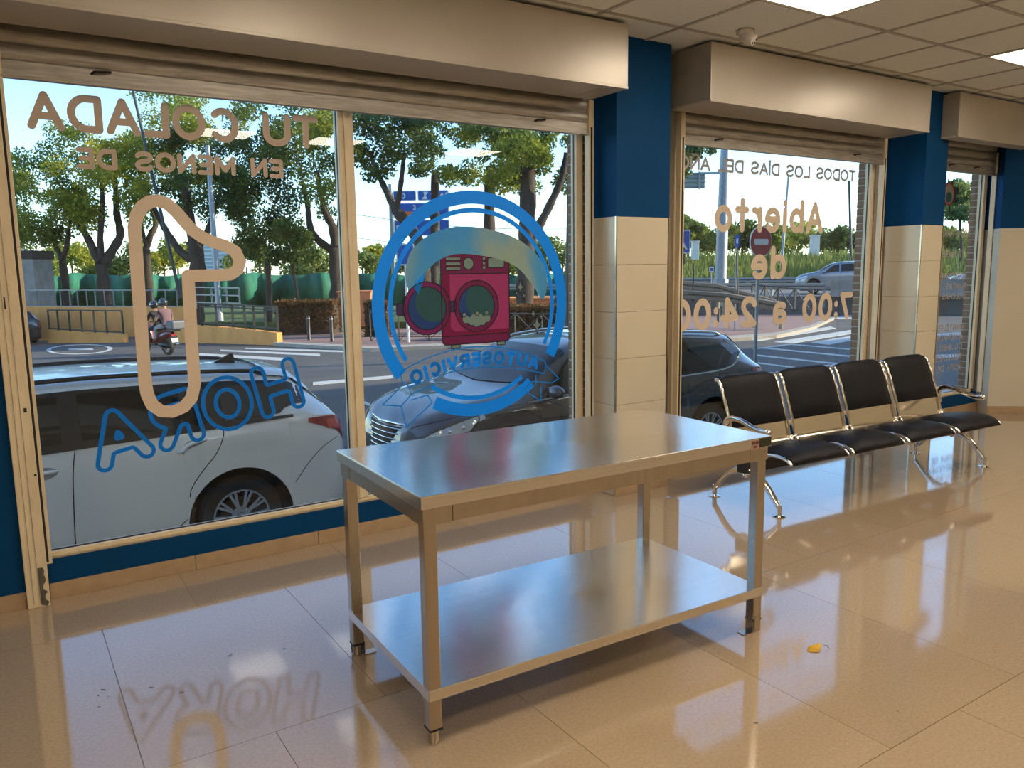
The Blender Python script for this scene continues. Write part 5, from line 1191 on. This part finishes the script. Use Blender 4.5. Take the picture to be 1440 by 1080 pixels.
tree('broad dark tree beside the grey lamp post', 38, [([(276,455),(277,410),(278,368),(272,340)],24,20,0), ([(272,365),(255,355),(240,335),(228,315),(218,295),(206,270)],13,5,1), ([(272,342),(268,310),(262,280),(258,240)],15,8,-1), ([(280,345),(292,325),(300,300),(310,270)],11,5,1)],
     rc_(4,225,345,180,315,24,14,30), 6000, 'dark', 4)
tree('dense round tree with a thin straight stem behind the hedge', 38, [([(379,440),(378,400),(376,365)],9,8,0)], rc_(5,335,405,190,355,24,14,32), 6500, 'dark', 5)
tree('young small-leaved tree growing between hedge and netting', 36, [([(422,450),(417,410),(411,375),(406,345)],5,4,0)], rc_(6,385,435,320,370,9,10,20), 2200, 'dark', 6, .16)
tree('tall forked tree just left of the window mullion', 36.5, [([(474,452),(474,400),(471,350)],21,18,0), ([(468,352),(450,340),(438,325),(434,305),(432,285),(425,255)],12,6,1), ([(472,350),(468,320),(458,300),(452,275),(445,240)],14,6,-1), ([(476,350),(480,310),(478,270),(470,230)],14,6,.5)],
     rc_(7,375,485,120,270,26,14,30)+[(350,150,26),(335,165,24),(460,300,16)], 6500, 'green', 7)
tree('tree with a leaning forked trunk in front of the blue motorway panels', 33, [([(601,450),(597,400),(590,345),(572,315),(556,295)],22,15,0), ([(556,296),(546,275),(532,245),(520,215)],11,6,1), ([(557,297),(562,270),(566,240),(568,215)],9,5,-1)],
     rc_(8,495,605,140,250,26,12,28), 5500, 'dark', 8)
tree('straight trunked tree rising above the top of the sticker ring', 38, [([(612,440),(611,380),(611,300),(612,240)],13,11,0), ([(688,300),(688,260),(690,230)],0.1,0.1,0)], rc_(9,570,690,140,255,26,12,28), 5500, 'green', 9)
tree('thick upright tree behind the washing machine picture', 36, [([(690,440),(689,380),(688,300),(690,235)],17,15,0)], rc_(10,640,745,150,265,24,12,26), 4500, 'green', 10)
tree('wide tree whose right arm leans out past the sticker', 32, [([(737,450),(738,400),(740,345),(742,290),(742,235)],27,22,0), ([(742,345),(758,318),(775,285),(790,250),(797,215)],14,8,-.5)],
     rc_(11,700,800,160,255,24,12,28), 5500, 'green', 11)
tree('leafy tree partly hidden by the near pillar beside the gantry panel', 40, [([(912,430),(915,360),(918,300),(925,250)],16,12,0)], rc_(12,920,985,205,235,12,10,20)+[(945,225,18),(975,215,14),(960,240,14),(1000,212,8)], 2600, 'dark', 12, .2)
# far bushes and small trees behind the netting
rb_ = random.Random(21)
def bush(label, px, py, d, rpx, kind, seed, n=1500, group='bushes behind the netting', size=.26, sq=.9, name='bush', cat='bush'):
    rng = np.random.default_rng(seed); c = at(px, py, d); k = d/FPX; t = thing(name, label, cat, (c.x, c.y, c.z-rpx*k), group)
    link('stem', MB().tube([(c.x,c.y,min(c.z-rpx*k*1.6, gz(c.y)) if d < 69 else c.z-rpx*k*1.6),(c.x+.1,c.y,c.z)], [.12,.05], 7), M_bark, t)
    bl = [(c+V(rng.normal()*rpx*k*.45, rng.normal()*rpx*k*.4, rng.normal()*rpx*k*.30), rpx*k*.62) for _ in range(7)]
    v, f = leaves(bl, n, size, rng, sq); leaf_obj('foliage', v, f, ML[kind], t)
spots = [(60,372,30,'green'),(98,355,24,'yellow'),(118,362,26,'yellow'),(140,375,24,'green'),(175,372,30,'dark'),(195,358,26,'green'),(228,358,24,'yellow'),(247,350,24,'yellow'),(345,372,24,'pale'),(362,350,22,'pale'),(420,375,24,'pale'),(440,358,20,'pale'),(455,375,26,'pale'),
         (508,362,22,'pale'),(530,350,20,'yellow'),(548,366,22,'pale'),(630,362,24,'pale'),(655,358,24,'yellow'),(700,362,26,'pale'),(770,345,24,'pale'),(790,358,24,'pale'),(720,372,22,'green')]
kl = {'green': 'mid green bush above the green netting', 'yellow': 'sunlit yellow green bush above the green netting', 'dark': 'dark green bush above the green netting', 'pale': 'pale green bush above the green netting'}
for i, (px, py, r, kd) in enumerate(spots): bush(kl[kd], px, py+4, 60+rb_.uniform(-4,6), r, kd, 100+i)
for i, px in enumerate(range(936, 1400, 26)):
    bush({'pale': 'pale green rounded bush on the grass verge', 'green': 'mid green rounded bush on the grass verge', 'yellow': 'yellow green rounded bush on the grass verge', 'dark': 'dark green rounded bush on the grass verge'}[('pale','green','yellow','pale','dark')[i%5]], px+rb_.uniform(-6,6), 336+rb_.uniform(-6,6), 72+rb_.uniform(-3,3), 22+rb_.uniform(-3,5), ('pale','green','yellow','pale','dark')[i%5], 200+i, 1500, 'bushes on the motorway verge', .32)
tree('loose pale tree seen through the narrow window', 55, [([(1352,350),(1350,320),(1352,290)],4,3,0)], [(1350,285,22),(1345,265,16),(1358,270,18),(1362,300,18),(1340,300,14)], 1800, 'pale', 31, .24, group='verge trees')
tree('feathery small tree on the verge right of the near pillar', 62, [([(962,345),(962,325),(962,310)],3,2,0)], [(955,320,12),(972,318,12),(985,322,10),(962,310,10)], 1200, 'pale', 32, .25, group='verge trees')
# tall grass on the verge
rng = np.random.default_rng(5); n = 9000
f_ = rng.uniform(57.2,68,n); s__ = rng.uniform(-12,34,n); base = np.outer(f_, np.array(e1))+np.outer(s__, np.array(r1)); base[:,2] = -.05+(f_-57)/11*2.15
h = rng.uniform(.35,.85,n); a = rng.uniform(0, PI, n); wv = np.stack([np.cos(a), np.sin(a), 0*a], 1)*.07; tip = np.stack([rng.normal(0,.12,n), rng.normal(0,.12,n), h], 1)
v = np.stack([base-wv, base+wv, base+tip+wv*.3, base+tip-wv*.3], 1).reshape(-1,3)
gt = thing('verge_grass', 'tall green grass covering the motorway verge', 'grass', tuple(base[0])); leaf_obj('grass_blades', v, np.arange(4*n).reshape(-1,4), ML['pale'], gt); gt['kind'] = 'stuff'
def hedge(label, px0, px1, py0, py1, d, depth, kind, seed, n):
    a, b_ = at(px0, py1, d), at(px1, py1, d); zt = at((px0+px1)/2, py0, d).z; zb = min(a.z, b_.z); r = V(b_.x-a.x, b_.y-a.y, 0); nn = V(-r.y, r.x, 0).normalized()*depth
    rng = np.random.default_rng(seed); t = thing('hedge', label, 'hedge', (a.x, a.y, zb), 'clipped hedges')
    core = MB().prism([(a.x+r.x*.03+nn.x*.1,a.y+r.y*.03+nn.y*.1),(a.x+r.x*.97+nn.x*.1,a.y+r.y*.97+nn.y*.1),(a.x+r.x*.97+nn.x*.9,a.y+r.y*.97+nn.y*.9),(a.x+r.x*.03+nn.x*.9,a.y+r.y*.03+nn.y*.9)], zb-.4, zt-.1); link('twigs', core, M_bark, t)
    u = rng.random(n); w_ = rng.random(n)**2; q = rng.random(n); top_ = rng.random(n) < .35; w_[top_] = rng.random(top_.sum()); q[top_] = 1-.1*rng.random(top_.sum())
    p = np.outer(u, np.array(r))+np.outer(w_, np.array(nn))+np.array([a.x,a.y,0]); p[:,2] = zb-.2+(zt-zb+.2)*q+rng.normal(0,.04,n)
    A = rng.normal(size=(n,3)); A /= np.linalg.norm(A,axis=1)[:,None]; B = np.cross(A, rng.normal(size=(n,3))); B /= np.linalg.norm(B,axis=1)[:,None]; A *= .07; B *= .045
    leaf_obj('foliage', np.stack([p-A,p+B,p+A,p-B],1).reshape(-1,3), np.arange(4*n).reshape(-1,4), ML[kind], t)
hedge('clipped brownish red hedge behind the two black bollards', 386, 470, 424, 458, 33.5, 1.5, 'red', 41, 4500)
hedge('reddish flowering hedge in front of the low terracotta wall', 700, 796, 431, 470, 28, 1.3, 'red', 42, 4500)
hedge('small dark shrub hedge beside the square planter', 512, 546, 424, 468, 31, 1.0, 'red', 43, 1500)

# ------------------------------------------------------------------ motor scooter with two riders
sp0 = gp(237, 499); hd_ = V(-.38,.92,0).normalized(); sr = math.atan2(hd_.y, hd_.x)
M_mred = mat('scooter_red', (.16,.012,.016), .3, coat=1); M_jacket = mat('black_jacket', (.012,.012,.014), .8); M_top = mat('dusty_pink_top', (.17,.095,.11), .85); M_jeans = mat('grey_trousers', (.36,.35,.34), .9); M_skin = mat('skin', (.42,.24,.17), .6); M_shoe = mat('brown_shoe', (.16,.07,.04), .7); M_dkt = mat('dark_trousers', (.03,.035,.06), .9)
mc = thing('motor_scooter', 'red motor scooter with a grey top case riding away on the road', 'motorcycle', (sp0.x, sp0.y, gz(sp0.y)), rz=sr)   # local: x forward, origin under the rear axle
for x, R in ((0,.27),(1.35,.29)):
    w_ = lpart('wheel', MB().lathe([(R-.09,-.05),(R-.02,-.065),(R,-.03),(R,.03),(R-.02,.065),(R-.09,.05)], (x,0,R), (0,1,0), 26), M_tyre, mc, smooth=True, angle=40)
    m = MB().lathe([(.05,-.04),(.05,.04)], (x,0,R), (0,1,0), 12)
    for k in range(5): m.bar((x,0,R), (x+math.cos(k*1.2566)*(R-.07),0,R+math.sin(k*1.2566)*(R-.07)), .03, .03, up=(0,1,0))
    m.lathe([(R-.09,-.05),(R-.075,0),(R-.09,.05)], (x,0,R), (0,1,0), 26); lpart('rim', m, M_rim, w_)
def loft(secs, n=14):       # (x, z, half width, half height)
    m = MB(); m.grid([[(x, w_*math.copysign(abs(math.cos(2*PI*k/n))**.8, math.cos(2*PI*k/n)), z+h*math.sin(2*PI*k/n)) for k in range(n+1)] for x, z, w_, h in secs]); return m
lpart('body', loft([(-.35,.74,.04,.03),(-.25,.72,.13,.10),(0,.66,.17,.15),(.3,.56,.18,.19),(.5,.48,.17,.17),(.62,.38,.15,.07)]), M_mred, mc, smooth=True)
lpart('floor_board', MB().box((.45,-.17,.30),(1.0,.17,.36)), M_trim, mc, bevel=.02); lpart('engine', loft([(-.18,.30,.05,.05),(-.1,.32,.13,.11),(.25,.34,.15,.12),(.45,.36,.1,.08)]), M_trim, mc, smooth=True)
lpart('front_shield', loft([(.95,.40,.10,.10),(1.02,.60,.22,.26),(1.10,.80,.20,.20),(1.16,.95,.12,.10)]), M_mred, mc, smooth=True); lpart('front_mudguard', loft([(1.12,.50,.05,.03),(1.3,.60,.09,.04),(1.55,.54,.06,.03)]), M_mred, mc, smooth=True)
lpart('fork', MB().tube([(1.35,.09,.29),(1.16,.09,.80)], .022, 8), M_chrome, mc); lpart('fork', MB().tube([(1.35,-.09,.29),(1.16,-.09,.80)], .022, 8), M_chrome, mc)
lpart('handlebar', MB().tube([(.92,.36,1.02),(1.05,.18,1.06),(1.06,0,1.03),(1.05,-.18,1.06),(.92,-.36,1.02)], .016, 8), M_trim, mc, smooth=True)
lpart('seat', loft([(-.30,.86,.10,.03),(-.15,.87,.15,.055),(.25,.84,.15,.05),(.55,.78,.12,.05),(.62,.76,.06,.03)]), M_trim, mc, smooth=True)
lpart('top_case', MB().box((-.72,-.24,.86),(-.34,.24,1.14)), mat('top_case_grey', (.10,.11,.13), .5), mc, bevel=.05); lpart('rack', MB().box((-.6,-.12,.80),(-.1,.12,.85)), M_trim, mc)
lpart('tail_lamp', MB().box((-.38,-.10,.64),(-.33,.10,.71)), M_red, mc, bevel=.01); lpart('number_plate', MB().obox((-.42,0,.50),(.02,0,.06),(0,.11,0),(.005,0,-.001)), M_plate, mc)
lpart('exhaust', MB().tube([(.3,-.16,.28),(.0,-.20,.30),(-.25,-.21,.36)], [.03,.05,.05], 10), M_chrome, mc, smooth=True); lpart('mirror', MB().sphere((1.02,.34,1.22), .06, 6, (.4,1,.8)), M_trim, mc); lpart('mirror', MB().sphere((1.02,-.34,1.22), .06, 6, (.4,1,.8)), M_trim, mc)
def rider(label, hip, lean, grip, foot, jacket, legs, helmet_m, arms):
    t = thing('person', label, 'person', (sp0.x, sp0.y, gz(sp0.y)), 'riders on the scooter', sr); hx, hz = hip
    ch = (hx+.42*math.sin(lean), hz+.42*math.cos(lean)); nk = (hx+.56*math.sin(lean)+.01, hz+.55*math.cos(lean)); hdp = (nk[0]+.05, nk[1]+.14)
    vs = [(hx,0,hz),(hx+.2*math.sin(lean),0,hz+.2*math.cos(lean)),(ch[0],0,ch[1]),(nk[0],0,nk[1]),(hdp[0],0,hdp[1])]; rd = [(.15,.13),(.145,.115),(.165,.12),(.055,.055),(.095,.10)]
    es = [(0,1),(1,2),(2,3),(3,4)]; leg_idx = set(); arm_idx = set()
    for s_ in (-1, 1):
        i = len(vs); kn = ((hx+foot[0])/2+.16, hz-.08)
        vs += [(hx+.04,s_*.11,hz-.01),(kn[0],s_*.20,kn[1]),(foot[0]-.02,s_*.20,foot[1]+.09),(foot[0]+.15,s_*.21,foot[1]+.04)]; rd += [(.095,.10),(.068,.068),(.045,.045),(.045,.035)]
        es += [(0,i),(i,i+1),(i+1,i+2),(i+2,i+3)]
        j = len(vs); el = ((ch[0]+grip[0])/2-.02, s_*.30, (ch[1]+grip[1])/2-.10); g = (grip[0], s_*grip[2], grip[1])
        vs += [(ch[0]+.01,s_*.19,ch[1]+.06), el, g]; rd += [(.065,.065),(.048,.048),(.032,.032)]; es += [(2,j),(j,j+1),(j+1,j+2)]
    me = bpy.data.meshes.new('person_body'); me.from_pydata(vs, es, []); o = bpy.data.objects.new('tmp', me); COL.objects.link(o)
    sk_ = o.modifiers.new('skin', 'SKIN'); sv = me.skin_vertices[0].data
    for q, r_ in zip(sv, rd): q.radius = r_
    sv[0].use_root = True; su = o.modifiers.new('sub', 'SUBSURF'); su.levels = 2; su.render_levels = 2
    dg = bpy.context.evaluated_depsgraph_get(); me2 = bpy.data.meshes.new_from_object(o.evaluated_get(dg)); bpy.data.objects.remove(o)
    me2.materials.clear()
    for q in (jacket, legs, M_shoe, M_skin): me2.materials.append(q)
    for pl_ in me2.polygons:
        c = pl_.center; pl_.use_smooth = True
        if c.z < foot[1]+.12: pl_.material_index = 2
        elif c.z < hz-.02 or (c.z < hz+.05 and c.x > hx+.02): pl_.material_index = 1
        elif arms and abs(c.y) > .2 and c.x > ch[0]+.05: pl_.material_index = 3
        elif c.z > nk[1]: pl_.material_index = 3
    b_ = bpy.data.objects.new('body', me2); COL.objects.link(b_); b_.parent = t
    c = V(hdp[0]+.01, 0, hdp[1]+.05)
    hm = lpart('helmet', MB().sphere(c, .145, 10, (1.1,.92,1.02)), helmet_m, t, smooth=True)
    lpart('visor', MB().grid([[(c.x+.162*math.cos(a)*math.cos(e), .137*math.sin(a), c.z+.148*math.sin(e)) for a in np.linspace(-.9,.9,9)] for e in (-.25,0,.3)]), M_cglass, hm, smooth=True)
    for s_ in (-1, 1):      # five fingers closed round the grip
        h_ = MB(); g = V(grip[0], s_*grip[2], grip[1]); h_.obox(g+V(.02,0,.0), (.045,0,0), (0,.042,0), (0,0,.016))
        for k in range(4): y = -.032+.021*k; L_ = (.030,.036,.034,.026)[k]; h_.tube([g+V(.055,y,.008), g+V(.055+L_,y,.002), g+V(.060+L_*.8,y,-.03), g+V(.045,y,-.042)], .0095, 6)
        h_.tube([g+V(.01,-s_*.045,0), g+V(.045,-s_*.055,-.02), g+V(.06,-s_*.035,-.035)], .011, 6)
        lpart('hand', h_, M_skin, t, smooth=True)
    return t
rider('scooter driver in a black jacket and black helmet leaning to the handlebar', (.42,.90), .22, (.90,1.03,.30), (.72,.37), M_jacket, M_dkt, mat('helmet_black', (.02,.02,.022), .2, coat=1), False)
rider('passenger in a dusty pink top and grey trousers behind the scooter driver', (-.05,.97), .12, (.30,1.08,.17), (.34,.40), M_top, M_jeans, mat('helmet_dark', (.03,.032,.035), .25, coat=1), True)

for (x0, y0), (x1, y1), lab_ in (((470,297),(800,322),'upper thin overhead wire strung behind the trees'), ((470,330),(800,350),'lower thin overhead wire strung behind the trees')):
    a, b_ = at(x0, y0, 66), at(x1, y1, 66); tag(link('overhead_wire', MB().tube([a.lerp(b_, k/8)-V(0,0,.5*math.sin(PI*k/8)) for k in range(9)], .025, 5), M_rail), lab_, 'wire', 'overhead wires')
